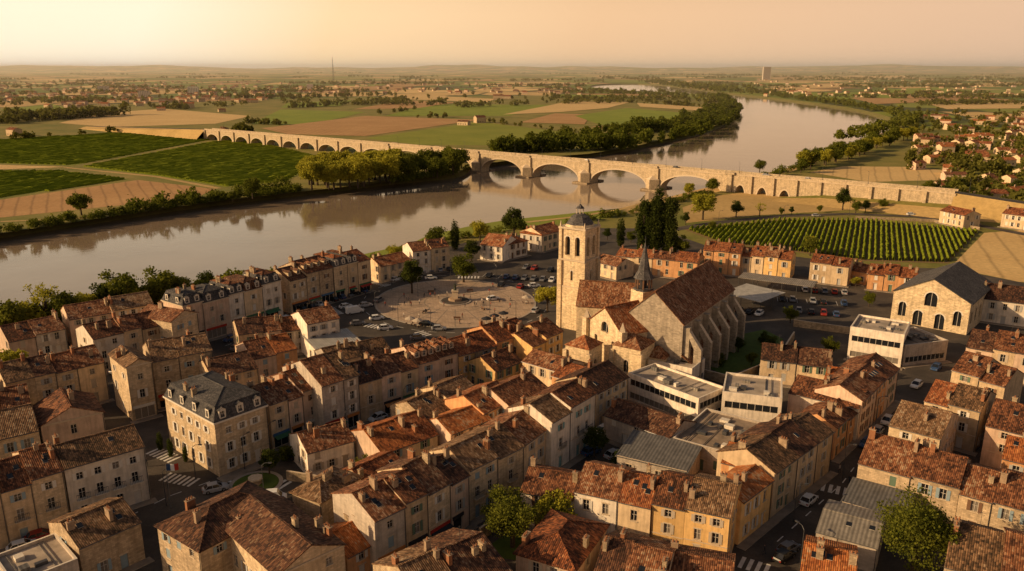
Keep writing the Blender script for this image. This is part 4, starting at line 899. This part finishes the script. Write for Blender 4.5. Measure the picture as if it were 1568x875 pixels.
for t in [(631,450,11,'mid',1),(710,433,10,'mid',0),(838,478,9,'mid',2),(668,384,10,'mid',0),(735,371,10,'mid',2),(787,366,13,'mid',1),(697,383,11,'cyp',0),(825,378,6,'mid',0),(722,400,8,'mid',1),(640,405,5,'mid',1),
          (187,484,14,'mid',0),(250,473,13,'mid',0),(75,510,15,'bare',0),(12,528,13,'mid',0),(-8,524,12,'mid',1),(22,590,10,'mid',2),(128,500,11,'mid',2),(605,405,8,'mid',2),(95,506,12,'mid',0),(225,480,9,'mid',0),(40,518,11,'mid',2),(160,492,11,'mid',1),(205,484,11,'mid',2),(272,470,10,'mid',0),(110,505,9,'light',0),(55,514,9,'mid',1),(320,460,9,'mid',1),(575,412,6,'mid',0),(340,455,8,'mid',2),
          (984,390,21,'poplar',0),(1003,391,23.5,'poplar',1),(1024,392,22,'poplar',0),(950,378,11,'cyp',0),(930,368,5,'mid',1),(966,372,5,'mid',0),(1042,392,8,'mid',0),
          (1076,337,14,'light',0),(1127,333,8,'mid',1),(1163,331,7,'bare',0),(1196,330,4,'mid',0),(1212,329,4,'mid',1),(1255,326,4,'mid',0),(1290,322,11,'mid',1),(1310,327,7,'mid',0),(1325,325,6,'mid',1),(1352,322,6,'mid',0),(1163,264,9,'mid',0),(1055,300,8,'light',1),(1090,296,9,'riv',0),
          (1397,885,13,'near',0),(785,838,10,'near',1),(848,822,8,'mid',2),(1040,690,5,'mid',1),(1180,545,5,'mid',1),(1210,495,5,'mid',0),(1240,392,8,'mid',0),(1385,440,6,'mid',1),(1240,378,5,'mid',2),(870,352,5,'mid',0),
          (413,728,5,'mid',1),(440,705,3,'bush',0),(262,700,3.5,'cyp',0),(246,690,3.5,'cyp',0),(285,708,3,'cyp',0),(910,700,6,'mid',1),(725,655,5,'mid',1),(705,700,4,'mid',0),(560,730,4,'mid',0),(830,700,5,'mid',1),(1410,318,7,'cyp',0),(1425,312,8,'mid',1),(1435,300,9,'cyp',0),(1388,303,7,'mid',0),(1470,295,8,'mid',1),(1555,300,9,'mid',1),(1500,318,8,'mid',0),(1520,330,7,'mid',1),
          (387,304,12,'riv',0),(125,330,11,'riv',1),(357,309,6,'riv',0),(1530,480,6,'mid',1),(1270,545,5,'mid',0),(1130,540,4,'mid',1),(1150,560,3.5,'mid',0),(1100,560,3,'bush',0),(1170,525,3,'bush',1),(1330,470,5,'mid',0),(1310,440,4,'mid',2),(640,690,4,'mid',0),(950,722,4,'mid',1),
          (1420,300,9,'riv',0),(1445,310,9,'mid',1),(1460,304,10,'riv',1),(1400,312,7,'mid',0),(1485,308,8,'mid',1),(1505,300,9,'riv',0),(1530,310,8,'mid',0),(1375,312,5,'mid',1),(1450,296,8,'cyp',0),(1090,352,4,'mid',0),(1050,345,6,'mid',1)]:
    tree(*t)
gp=bpy.data.objects.new('riverside_tree_grove',None); col.objects.link(gp)
for i in range(40):
    u=U(470,604); v=294-(u-470)*.08-R()*15; tree(u,v,U(14,21),'light' if R()<.85 else 'riv',parent=gp,nm='grove_tree')
for i in range(26):
    u=U(596,712); v=282-(u-590)*.12-R()*12; tree(u,v,U(11,17),'riv',parent=gp,nm='grove_tree')
for i in range(46):
    u=U(1225,1400); v=257-(u-1240)*.30+U(-3,6); tree(u,v,U(8,15),'riv' if R()<.6 else 'light',parent=gp,nm='grove_tree')
def mass(name,P,hs,m=70,mat='leaf_far',wr=.45,ls=.13):
    P=np.array(P);hs=np.array(hs);N=len(P)
    lob=rng.normal(0,1,(N,5,3)); lob/=np.linalg.norm(lob,axis=2)[:,:,None]
    li=rng.integers(0,5,(N,m)); l=np.take_along_axis(lob,li[:,:,None].repeat(3,2),1)*.5
    d=rng.normal(0,1,(N,m,3)); d/=np.linalg.norm(d,axis=2)[:,:,None]; q=l+d*rng.uniform(.3,.62,(N,m))[:,:,None]
    c=np.empty((N,m,3)); c[:,:,0]=P[:,None,0]+q[:,:,0]*hs[:,None]*wr; c[:,:,1]=P[:,None,1]+q[:,:,1]*hs[:,None]*wr; c[:,:,2]=hs[:,None]*(.5+q[:,:,2]*.5)
    sz=np.repeat(hs*ls,m); qd=leafquads(c.reshape(-1,3),sz)
    inst(name,fastmesh(name,qd,4,[mat]),(0,0,0))
def belt(pts,width,n,h0,h1):
    P=[Vector(G(*p)) for p in pts]; L=[(b-a).length for a,b in zip(P,P[1:])]; T_=sum(L); out=[];hs=[]
    for i in range(n):
        t=R()*T_; k=0
        while t>L[k] and k<len(L)-1: t-=L[k];k+=1
        a,b=P[k],P[k+1]; d=(b-a).normalized(); nn=Vector((-d.y,d.x)); p=a+d*t+nn*U(-.5,.5)*width; out.append((p.x,p.y,0)); hs.append(U(h0,h1)*(1.3 if R()<.15 else 1))
    return out,hs
def mbelts(name,lst,m,mat,**k):
    P=[];hs=[]
    for a in lst:
        x,y=belt(*a); P+=x;hs+=y
    mass(name,P,hs,m,mat,**k)
mbelts('riverbank_bushes',[([(-100,372),(0,357),(130,337),(330,308),(460,293)],7,330,1.5,4.5),([(200,325),(330,306),(450,290)],10,60,3,7),([(600,281),(710,263)],8,60,3,6)],110,'leaf_mid',wr=.6,ls=.1)
mbelts('riverbank_bushes',[([(880,340),(960,329),(1040,308),(1090,297)],6,150,1,3.5),([(0,513),(240,466),(400,433)],8,190,1.5,5.5),([(400,433),(565,405)],6,60,1,3),([(1150,281),(1215,262),(1260,244)],8,70,2,5),([(560,404),(640,382),(700,366),(800,350)],5,90,1.,3.5)],110,'leaf_mid',wr=.6,ls=.1)
mbelts('distant_tree_line',[([(755,235),(830,232),(960,228)],22,90,9,15),([(840,222),(900,212),(960,205),(1060,190),(1110,170)],45,170,9,15),([(960,228),(1060,205),(1112,186),(1122,168),(1100,151)],30,190,9,15)],260,'leaf_mid',ls=.075)
mbelts('distant_tree_line',[([(1290,215),(1350,200),(1400,190),(1376,176),(1290,161),(1180,147)],22,250,6,13),([(1000,126),(1060,134),(1130,142)],120,160,10,20),([(900,140),(1000,147),(1100,150)],60,90,8,14)],110,'leaf_mid',ls=.11)
mbelts('distant_tree_line',[([(-20,190),(60,184),(175,176)],60,160,9,16),([(230,166),(290,168)],20,30,6,12),([(360,206),(385,206)],14,14,8,14),([(600,160),(610,155)],20,10,8,12),([(440,166),(560,160),(620,152)],14,60,6,11),([(380,190),(440,192)],10,20,5,9),([(640,182),(690,180)],10,10,5,8),([(845,150),(960,157),(1100,166)],16,80,6,12),([(320,150),(440,152),(600,146)],40,90,7,14),([(735,186),(900,207)],6,16,4,8),([(560,178),(640,168)],6,16,4,9),([(0,216),(180,203)],5,14,4,8)],80,'leaf_far')
P=[];hs=[]
for i in range(105):
    Y=math.exp(U(math.log(1500),math.log(11000))); X=U(-.75,.75)*Y; ang=U(-.35,.35); Ln=U(80,500)*(Y/2500)**.5; n=int(Ln/9*min(1,3000/Y)+6)
    if inpoly(X,Y,poly): continue
    for k in range(n):
        t=U(-.5,.5)*Ln; x=X+t*math.cos(ang)+U(-12,12);y=Y+t*math.sin(ang)+U(-25,25)*(1+Y/4000)
        if not inpoly(x,y,top): P.append((x,y,0)); hs.append(U(7,13)*(1+Y/16000))
mass('distant_woodland',P,hs,26,'leaf_far',wr=.7,ls=.2)
# ---------------------------------------------------------------- distant villages
def village(name,lst):
    mb=MB()
    for (u,v,s) in lst:
        x,y=G(u,v)
        if inpoly(x,y,top): continue
        a=U(-.6,.6); mb.frame(x,y,math.cos(a),math.sin(a)); L=U(9,16)*s;D=U(7,10)*s;h=U(3.5,6.5)*s;zr=h+D*.22
        w=random.choice(['w_cream','w_beige','w_pink','w_beige']);r_=random.choice(['r_rust','r_orange','r_brown'])
        mb.box(0,L,0,D,0,h,w)
        mb.face([(-.3,-.3,h-.05),(L+.3,-.3,h-.05),(L+.3,D/2,zr),(-.3,D/2,zr)],r_);mb.face([(L+.3,D+.3,h-.05),(-.3,D+.3,h-.05),(-.3,D/2,zr),(L+.3,D/2,zr)],r_)
        mb.face([(L,0,h),(L,D,h),(L,D/2,zr-.1)],w);mb.face([(0,D,h),(0,0,h),(0,D/2,zr-.1)],w)
        mb.box(L*.3,L*.3+.8,D*.4,D*.4+.6,h,zr+1,'chim')
        for k in range(int(L/3.5)):
            fbox(mb,(0,0),(1,0),1.5+3.3*k,2.5+3.3*k,1,2.3,0,.04,'glass')
    mb.T=None; mb.obj(name)
vl=[(U(-20,420),U(126,158),1) for _ in range(260)]+[(U(420,900),U(128,146),1) for _ in range(130)]+[(U(60,300),U(158,166),1) for _ in range(16)]+[(280,166,1.4),(240,170,1.2),(335,172,1),(700,192,1.1),(730,189,1.2),(770,152,1.6),(755,153,1.5),(10,208,1.2)]
village('distant_village',vl)
village('distant_village',[(U(1400,1600),U(178,262),1) for _ in range(62)]+[(U(1440,1600),U(262,318),1) for _ in range(20)]+[(U(1150,1600),U(120,150),1) for _ in range(130)])
P=[];hs=[]
for i in range(420):
    u,v=U(1390,1620),U(170,318); x,y=G(u,v)
    if v>262 and u<1450: continue
    if not inpoly(x,y,top) and not(1415<u<1568 and 156<v<168): P.append((x,y,0)); hs.append(U(5,11))
for i in range(230):
    u,v=U(-20,900),U(125,160); x,y=G(u,v); P.append((x,y,0)); hs.append(U(6,12))
mass('village_trees',P,hs,90,'leaf_far')
x,y=G(1173,123); mb=MB()
mb.box(-22,22,-10,10,0,75,'w_grey')
for k in range(16):
    for j in range(8): fbox(mb,(-22,-10),(1,0),2+5*j,5.5+5*j,4+4.4*k,6.6+4.4*k,0,.1,'glass')
mb.obj('tower_block',(x,y,0))
x,y=G(511,127); mb=MB(); k=120
for a in range(3):
    t=a*2.094; mb.tube((5*math.cos(t),5*math.sin(t),0),(.4*math.cos(t),.4*math.sin(t),k),.7,.3,'metal',4)
for i in range(12):
    z=k*i/12; r=5-4.6*i/12
    for a in range(3): mb.tube((r*math.cos(a*2.094),r*math.sin(a*2.094),z),(r*.9*math.cos((a+1)*2.094),r*.9*math.sin((a+1)*2.094),z+k/12),.3,.3,'metal',3)
mb.obj('radio_mast',(x,y,0))
for (u,v,w_,h_) in ((288,146,26,22),(212,150,24,16),(470,138,20,18),(150,143,28,20)):
    x,y=G(u,v); mb=MB(); mb.box(0,w_,0,12,0,h_,'w_white','flat_light')
    for k in range(int(h_/3.2)):
        for j in range(int(w_/4)): fbox(mb,(0,0),(1,0),1.2+4*j,3+4*j,1+3.2*k,2.5+3.2*k,0,.08,'glass')
    mb.obj('apartment_block',(x,y,0),.2)
x,y=G(338,212); building('gate_tower',(x,y),(x+6,y-2),6,10,2,'hip','w_stone2','r_brown',pave=0)
vv=[];ff=[]; nx=160
for j,(Y,) in enumerate([(13500,),(16000,),(19000,),(23000,)]):
    for i in range(nx+1):
        X=-20000+40000*i/nx; hh=(0,55,88,60)[j]*(1+.35*math.sin(X*.0007+j)+.25*math.sin(X*.0019+2*j)+.12*math.sin(X*.006)); vv.append((X,Y,hh if j else -2))
for j in range(3):
    for i in range(nx): a=j*(nx+1)+i; ff.append((a,a+1,a+nx+2,a+nx+1))
me=bpy.data.meshes.new('hills'); me.from_pydata(vv,[],ff); me.materials.append(MATS['countryside']); col.objects.link(bpy.data.objects.new('horizon_hills',me))
# ---------------------------------------------------------------- cars
def carmesh(name,paint,van=False):
    mb=MB(); 
    if van: L=5.2;hw=.95;st=[(-2.6,.9,.35),(-2.5,1.15,.3),(2.0,1.2,.28),(2.55,1.0,.3),(2.6,.8,.35)]; cab=[(-2.5,-2.45),(1.1,1.9)];zr=2.15;bl=1.2
    else: L=4.2;hw=.88;st=[(-2.1,.7,.35),(-2.0,.9,.28),(-1.2,.93,.24),(.9,.92,.24),(1.7,.8,.26),(2.1,.62,.35)]; cab=[(-1.75,-1.2),(.35,1.15)];zr=1.45;bl=.92
    def ringp(x,zt,zb): w2=hw-(.12 if abs(x)>L/2-.15 else 0); return [(x,-w2,zb),(x,-w2-.0,zt-.15),(x,-w2+.1,zt),(x,w2-.1,zt),(x,w2,zt-.15),(x,w2,zb)]
    rs=[ringp(*s) for s in st]
    for a,b in zip(rs,rs[1:]):
        for i in range(5): mb.face([a[i],a[i+1],b[i+1],b[i]][::-1],paint)
        mb.face([a[5],a[0],b[0],b[5]][::-1],'tyre')
    mb.face(rs[0],paint); mb.face(rs[-1][::-1],paint)
    (b0,t0),(t1,b1)=cab; wb=hw-.1;wt=hw-.25
    B=[(b0,-wb,bl-.03),(b1,-wb,bl-.03),(b1,wb,bl-.03),(b0,wb,bl-.03)];T_=[(t0,-wt,zr),(t1,-wt,zr),(t1,wt,zr),(t0,wt,zr)]
    for i in range(4):
        j=(i+1)%4; mb.face([B[i],B[j],T_[j],T_[i]],'glass' if not(van and i in(0,2,3)) else paint)
    mb.slab([(t0-.04,-wt-.02,zr+.03),(t1+.04,-wt-.02,zr+.03),(t1+.04,wt+.02,zr+.03),(t0-.04,wt+.02,zr+.03)],.07,paint)
    for sg in (-1,1):
        for f in (0,.45,1.0):
            xb=b0+(b1-b0)*f; xt=t0+(t1-t0)*f; mb.tube((xb,sg*(wb+.01),bl-.02),(xt,sg*(wt+.01),zr),.045,.045,paint,4)
        for x in (-L/2+.8,L/2-.85):
            for i in range(12):
                a=2*math.pi*i/12;b=2*math.pi*(i+1)/12; r=.33
                mb.face([(x+r*math.cos(a),sg*(hw-.16),.33+r*math.sin(a)),(x+r*math.cos(b),sg*(hw-.16),.33+r*math.sin(b)),(x+r*math.cos(b),sg*(hw+.03),.33+r*math.sin(b)),(x+r*math.cos(a),sg*(hw+.03),.33+r*math.sin(a))],'tyre')
            mb.face([(x+.33*math.cos(2*math.pi*i/12),sg*(hw+.03),.33+.33*math.sin(2*math.pi*i/12)) for i in range(12)],'tyre')
            mb.face([(x+.2*math.cos(2*math.pi*i/8),sg*(hw+.04),.33+.2*math.sin(2*math.pi*i/8)) for i in range(8)],'chrome')
        mb.box(L/2-.12,L/2+.01,sg*.6-.16,sg*.6+.16,.55,.68,'chrome'); mb.box(-L/2-.03,-L/2+.1,sg*.62-.14,sg*.62+.14,.6,.78,'tail'); mb.box(.5,.66,sg*(hw+.08)-.08,sg*(hw+.08)+.08,.92,1.05,paint)
    return mb.mesh(name)
CM=[carmesh('car_'+p,p) for p in ('p_white','p_silver','p_grey','p_black','p_red','p_blue')]; VN=[carmesh('van_w','p_white',True)]
CW=[0,0,0,1,1,1,2,2,2,3,3,3,4,5,5]
def car(u,v,ang,c=None,van=False,z=.04):
    x,y=G(u,v); me=VN[0] if van else (CM[c] if c is not None else CM[random.choice(CW)]); inst('delivery_van' if van else 'parked_car',me,(x,y,z),ang)
def carrow(u1,v1,u2,v2,perp=0,miss=.15):
    a=G(u1,v1);b=G(u2,v2);ang=math.atan2(b[1]-a[1],b[0]-a[0]); L=math.hypot(b[0]-a[0],b[1]-a[1]); n=max(2,int(L/(2.9 if perp else 5.8)))
    for i in range(n):
        if R()<miss: continue
        t=(i+.5)/n; inst('parked_car',CM[random.choice(CW)],(a[0]+(b[0]-a[0])*t,a[1]+(b[1]-a[1])*t,.055),ang+(math.pi/2 if perp else 0)+U(-.04,.04)+random.choice([0,math.pi]))
carrow(338,528,452,486); carrow(352,540,400,522); carrow(742,424,852,432,1); carrow(760,438,850,446,1); carrow(800,411,862,418,1)
carrow(1190,460,1300,468,1); carrow(1195,476,1290,485,1); carrow(1225,446,1300,451,1); carrow(1110,474,1170,484,1)
carrow(412,698,500,672); carrow(560,650,700,603); carrow(590,862,690,800); carrow(740,775,830,715); carrow(1215,840,1180,860); carrow(880,690,935,655)
carrow(1300,712,1365,640); carrow(20,648,120,622,miss=.3); carrow(440,708,520,682,miss=.3); carrow(700,600,800,565,miss=.3); carrow(610,870,700,812,miss=.4); carrow(1395,600,1440,560,miss=.3); carrow(455,478,560,446,1,.2); carrow(380,528,470,494,miss=.3); carrow(640,418,720,412,1,.2)
for c in [(543,480,.6,0,True),(530,472,.6,0),(577,490,.4,0),(548,498,.3,2),(755,460,.5,0),(672,506,.1,1),(653,499,-.2,3),(590,505,.3,0),(606,430,.9,0),(415,770,.2,0,True),(698,795,.85,0,True),(1238,770,.8,0),(1200,856,.7,3),(35,842,.6,0),(62,826,.6,4),(830,700,.7,3),(1050,858,-.2,3),(835,457,.6,0),(818,440,.3,0),(560,470,.5,1),(497,478,.5,5),(330,752,.5,1),(905,695,.7,5),(940,700,.7,1),(1395,330,0,0),(1250,332,0,1),(180,570,1.2,1),(1330,700,.8,2),(640,520,.2,2),(865,440,.5,1),(735,512,.3,1),(770,500,.6,2),(625,424,.3,3),(820,478,1.2,1),(580,462,1.2,2),(660,428,.2,0)]:
    car(*c[:4],**({'van':True} if len(c)>4 else {}))
for s,c in ((95,0),(158,3),(215,1),(-20,0),(240,0)):
    p=BP(s,1.6 if c else -1.6); inst('car',CM[c],(p[0],p[1],ZD+.01),math.atan2(bd[1],bd[0]))
# ---------------------------------------------------------------- street furniture
def lampmesh():
    mb=MB(); mb.cyl(0,0,0,.5,.13,.1,'metal'); mb.tube((0,0,.5),(0,0,6.2),.08,.05,'metal'); mb.tube((0,0,6.2),(.5,0,6.7),.05,.045,'metal'); mb.tube((.5,0,6.7),(1.3,0,6.8),.045,.04,'metal'); mb.box(1.1,1.75,-.14,.14,6.7,6.84,'metal',bottom=True); mb.box(1.2,1.65,-.09,.09,6.66,6.7,'trimw',bottom=True); return mb.mesh('lamp')
LM=lampmesh()
for (u,v,a) in [(575,480,0),(600,445,0),(690,430,1),(760,436,2),(820,462,3),(790,495,3.4),(660,508,4.5),(610,500,5),(640,455,0),(750,480,2),(480,495,0),(410,510,0),(350,540,0),(300,735,0),(375,720,1),(415,700,1),(530,680,1),(620,640,1),(700,615,1),(660,825,1),(760,760,1),(1215,800,0),(1290,735,0),(1340,655,0),(1180,470,0),(1240,465,0),(1290,470,0),(120,800,1),(200,770,1),(860,425,0),(900,395,0),(1100,345,0),(1200,336,0),(1300,331,0),(255,775,0),(405,765,0),(1225,870,2),(470,720,2)]:
    x,y=G(u,v); inst('street_lamp',LM,(x,y,.03),a)
for s in range(-90,320,24):
    p=BP(s,BW-.6); inst('street_lamp',LM,(p[0],p[1],ZD),math.atan2(bd[1],bd[0])-1.57)
mb=MB()
for x in (-.8,.8): mb.box(x-.05,x+.05,-.25,.25,0,.42,'metal')
mb.box(-1,1,-.25,.25,.42,.48,'s_brown',bottom=True); mb.slab([(-1,.24,.55),(1,.24,.55),(1,.36,.95),(-1,.36,.95)],.05,'s_brown'); bm=mb.mesh('bench')
for (u,v,a) in [(660,450,0),(720,448,.3),(740,475,2),(650,480,4),(700,490,3.1),(765,462,1.6)]:
    x,y=G(u,v); inst('park_bench',bm,(x,y,.15),a)
def parasol(c):
    mb=MB(); mb.tube((0,0,0),(0,0,2.5),.04,.03,'metal'); mb.cyl(0,0,2.1,2.75,1.5,.05,c,8,False); mb.cyl(0,0,1.98,2.1,1.52,1.5,c,8,False)
    mb.cyl(0,0,.7,.74,.4,.4,'trimw',10); mb.cyl(0,0,0,.08,.3,.3,'metal',8)
    for a in (0,2.1,4.2):
        x,y=.9*math.cos(a),.9*math.sin(a); mb.box(x-.22,x+.22,y-.22,y+.22,.42,.46,'s_brown',bottom=True); mb.box(x+math.cos(a)*.2-.2,x+math.cos(a)*.2+.2,y+math.sin(a)*.2-.03,y+math.sin(a)*.2+.03,.46,.85,'s_brown')
        for d in (-.18,.18): mb.tube((x+d,y+d,0),(x+d,y+d,.43),.02,.02,'metal',4)
    return mb.mesh('parasol')
PS=[parasol('s_beige'),parasol('f_dark')]
for (u,v) in [(745,499),(757,495),(771,491),(640,502),(628,499),(806,466)]:
    x,y=G(u,v); inst('cafe_parasol_table',PS[0] if R()<.6 else PS[1],(x,y,.15 if v<497 else .05),U(0,3))
x,y=G(262,778); mb=MB(); mb.tube((0,0,0),(0,0,8),.06,.04,'chrome')
for i,m_ in enumerate(('p_blue','p_white','f_red')):
    for k in range(4):
        xa=.04+i*.6+k*.15; f=lambda q:.12*math.sin(q*4); mb.face([(xa,f(xa),6.7-.1*xa),(xa+.15,f(xa+.15),6.7-.1*(xa+.15)),(xa+.15,f(xa+.15),7.9-.1*(xa+.15)),(xa,f(xa),7.9-.1*xa)],m_)
mb.obj('french_flag',(x,y,0),.4)
# ---------------------------------------------------------------- people
def person(name,top_m,stride):
    J=[(0,0,.95),(0,0,1.15),(0,0,1.38),(0,0,1.5),(0.01,0,1.62),(0.02,0,1.72),(0,.11,.9),(stride,.12,.5),(stride*.6,.12,.08),(stride*.6+.16,.13,.04),(0,-.11,.9),(-stride*.5,-.12,.5),(-stride*1.4,-.12,.1),(-stride*1.4+.15,-.13,.05),
       (0,.19,1.4),(-.06,.25,1.12),(.05,.26,.86),(0,-.19,1.4),(.08,-.25,1.12),(.2,-.24,.9)]
    Ed=[(0,1),(1,2),(2,3),(3,4),(4,5),(0,6),(6,7),(7,8),(8,9),(0,10),(10,11),(11,12),(12,13),(2,14),(14,15),(15,16),(2,17),(17,18),(18,19)]
    Rr=[.14,.12,.15,.055,.095,.085,.09,.06,.045,.035,.09,.06,.045,.035,.06,.045,.035,.06,.045,.035]
    me=bpy.data.meshes.new(name); me.from_pydata(J,Ed,[]); o=bpy.data.objects.new(name,me); col.objects.link(o)
    md=o.modifiers.new('s','SKIN'); 
    for i,r in enumerate(Rr): me.skin_vertices[0].data[i].radius=(r*.8,r)
    me.skin_vertices[0].data[0].use_root=True
    o.modifiers.new('ss','SUBSURF').levels=1
    bpy.context.view_layer.update(); dg=bpy.context.evaluated_depsgraph_get(); m2=bpy.data.meshes.new_from_object(o.evaluated_get(dg)); bpy.data.objects.remove(o)
    for k in ('cloth_d',top_m,'skin','bark'): m2.materials.append(MATS[k])
    for p in m2.polygons:
        z=p.center.z; p.material_index=0 if z<.95 and abs(p.center.y)<.2 else (2 if z<.95 else (1 if z<1.5 else (3 if z>1.68 or p.center.x<-.02 else 2)))
        p.use_smooth=True
    return m2
try:
    PM=[person('walker_a','cloth_l',.14),person('walker_b','cloth_r',.05),person('walker_c','cloth_d',.16)]
    for i in range(36):
        a=U(0,6.28);r=U(.2,.92); x,y=G(697+118*r*math.cos(a),466+34*r*math.sin(a)); inst('pedestrian',random.choice(PM),(x,y,.15),U(0,6.28),U(.95,1.05))
    for (u,v) in [(455,690),(520,672),(330,720),(640,625),(745,770),(1285,725),(1300,742),(225,715),(560,455),(590,470),(845,450),(860,462),(480,690),(1170,850)]:
        x,y=G(u,v); inst('pedestrian',random.choice(PM),(x,y,.05),U(0,6.28))
except Exception as ex: print('people',ex)
# ---------------------------------------------------------------- light, sky, haze
AZ=math.radians(-102); EL=math.radians(21)
sd=Vector((math.sin(AZ)*math.cos(EL),math.cos(AZ)*math.cos(EL),math.sin(EL)))
l=bpy.data.lights.new('sun','SUN'); l.energy=5.0; l.angle=math.radians(.5); l.color=(1,.68,.35); lo=bpy.data.objects.new('sun',l); lo.rotation_euler=sd.to_track_quat('Z','Y').to_euler(); col.objects.link(lo)
w=bpy.data.worlds.new('World'); sc.world=w; w.use_nodes=True; nt=w.node_tree; bg=nt.nodes['Background']
sky=ND(nt,'ShaderNodeTexSky',sky_type='NISHITA'); sky.sun_disc=False; sky.sun_elevation=EL; sky.sun_rotation=AZ; sky.dust_density=4; sky.air_density=1.2; sky.ozone_density=1.; sky.altitude=0
up=MIX(nt,1.0,sky.outputs[0],(.52,.41,.34),'MULTIPLY')
tc=ND(nt,'ShaderNodeTexCoord').outputs['Generated']; sp=ND(nt,'ShaderNodeSeparateXYZ'); LK(nt,tc,sp.inputs[0])
dt=ND(nt,'ShaderNodeVectorMath',operation='DOT_PRODUCT'); LK(nt,tc,dt.inputs[0]); dt.inputs[1].default_value=(math.sin(math.radians(-80)),math.cos(math.radians(-80)),0.5)
K=1.15/.15
ha=RAMP(nt,MA(nt,'MULTIPLY_ADD',dt.outputs['Value'],.5,.5),[(.3,(.70,.46,.30)),(.55,(.82,.52,.29)),(.70,(.95,.66,.37)),(.79,(1.0,.86,.63))])
ha=MIX(nt,1.0,ha,(K,K,K),'MULTIPLY')
hz=RAMP(nt,sp.outputs[2],[(.06,1.),(.22,.5),(.36,0.)])
LK(nt,MIX(nt,hz,up,ha),bg.inputs[0]); bg.inputs[1].default_value=.15
m=bpy.data.materials.new('haze_air'); m.use_nodes=True; nt=m.node_tree; nt.nodes.remove(nt.nodes['Principled BSDF'])
vs_=ND(nt,'ShaderNodeVolumeScatter'); vs_.inputs['Color'].default_value=(1,.86,.68,1); vs_.inputs['Density'].default_value=8e-5; vs_.inputs['Anisotropy'].default_value=.2; LK(nt,vs_.outputs[0],nt.nodes['Material Output'].inputs['Volume'])
MATS['haze']=m
mb=MB(); mb.box(-23000,23000,850,29000,-12,160,'haze',bottom=True); mb.obj('atmospheric_haze')
# ---------------------------------------------------------------- camera
cd=bpy.data.cameras.new('camera'); cd.sensor_width=36; cd.lens=FP*36/1568; cd.clip_start=.5; cd.clip_end=60000
cam=bpy.data.objects.new('camera',cd); cam.location=(0,0,H); cam.rotation_euler=(math.pi/2-TH,0,0); col.objects.link(cam); sc.camera=cam
sc.view_settings.view_transform='Standard'; sc.view_settings.look='None'; sc.view_settings.exposure=0
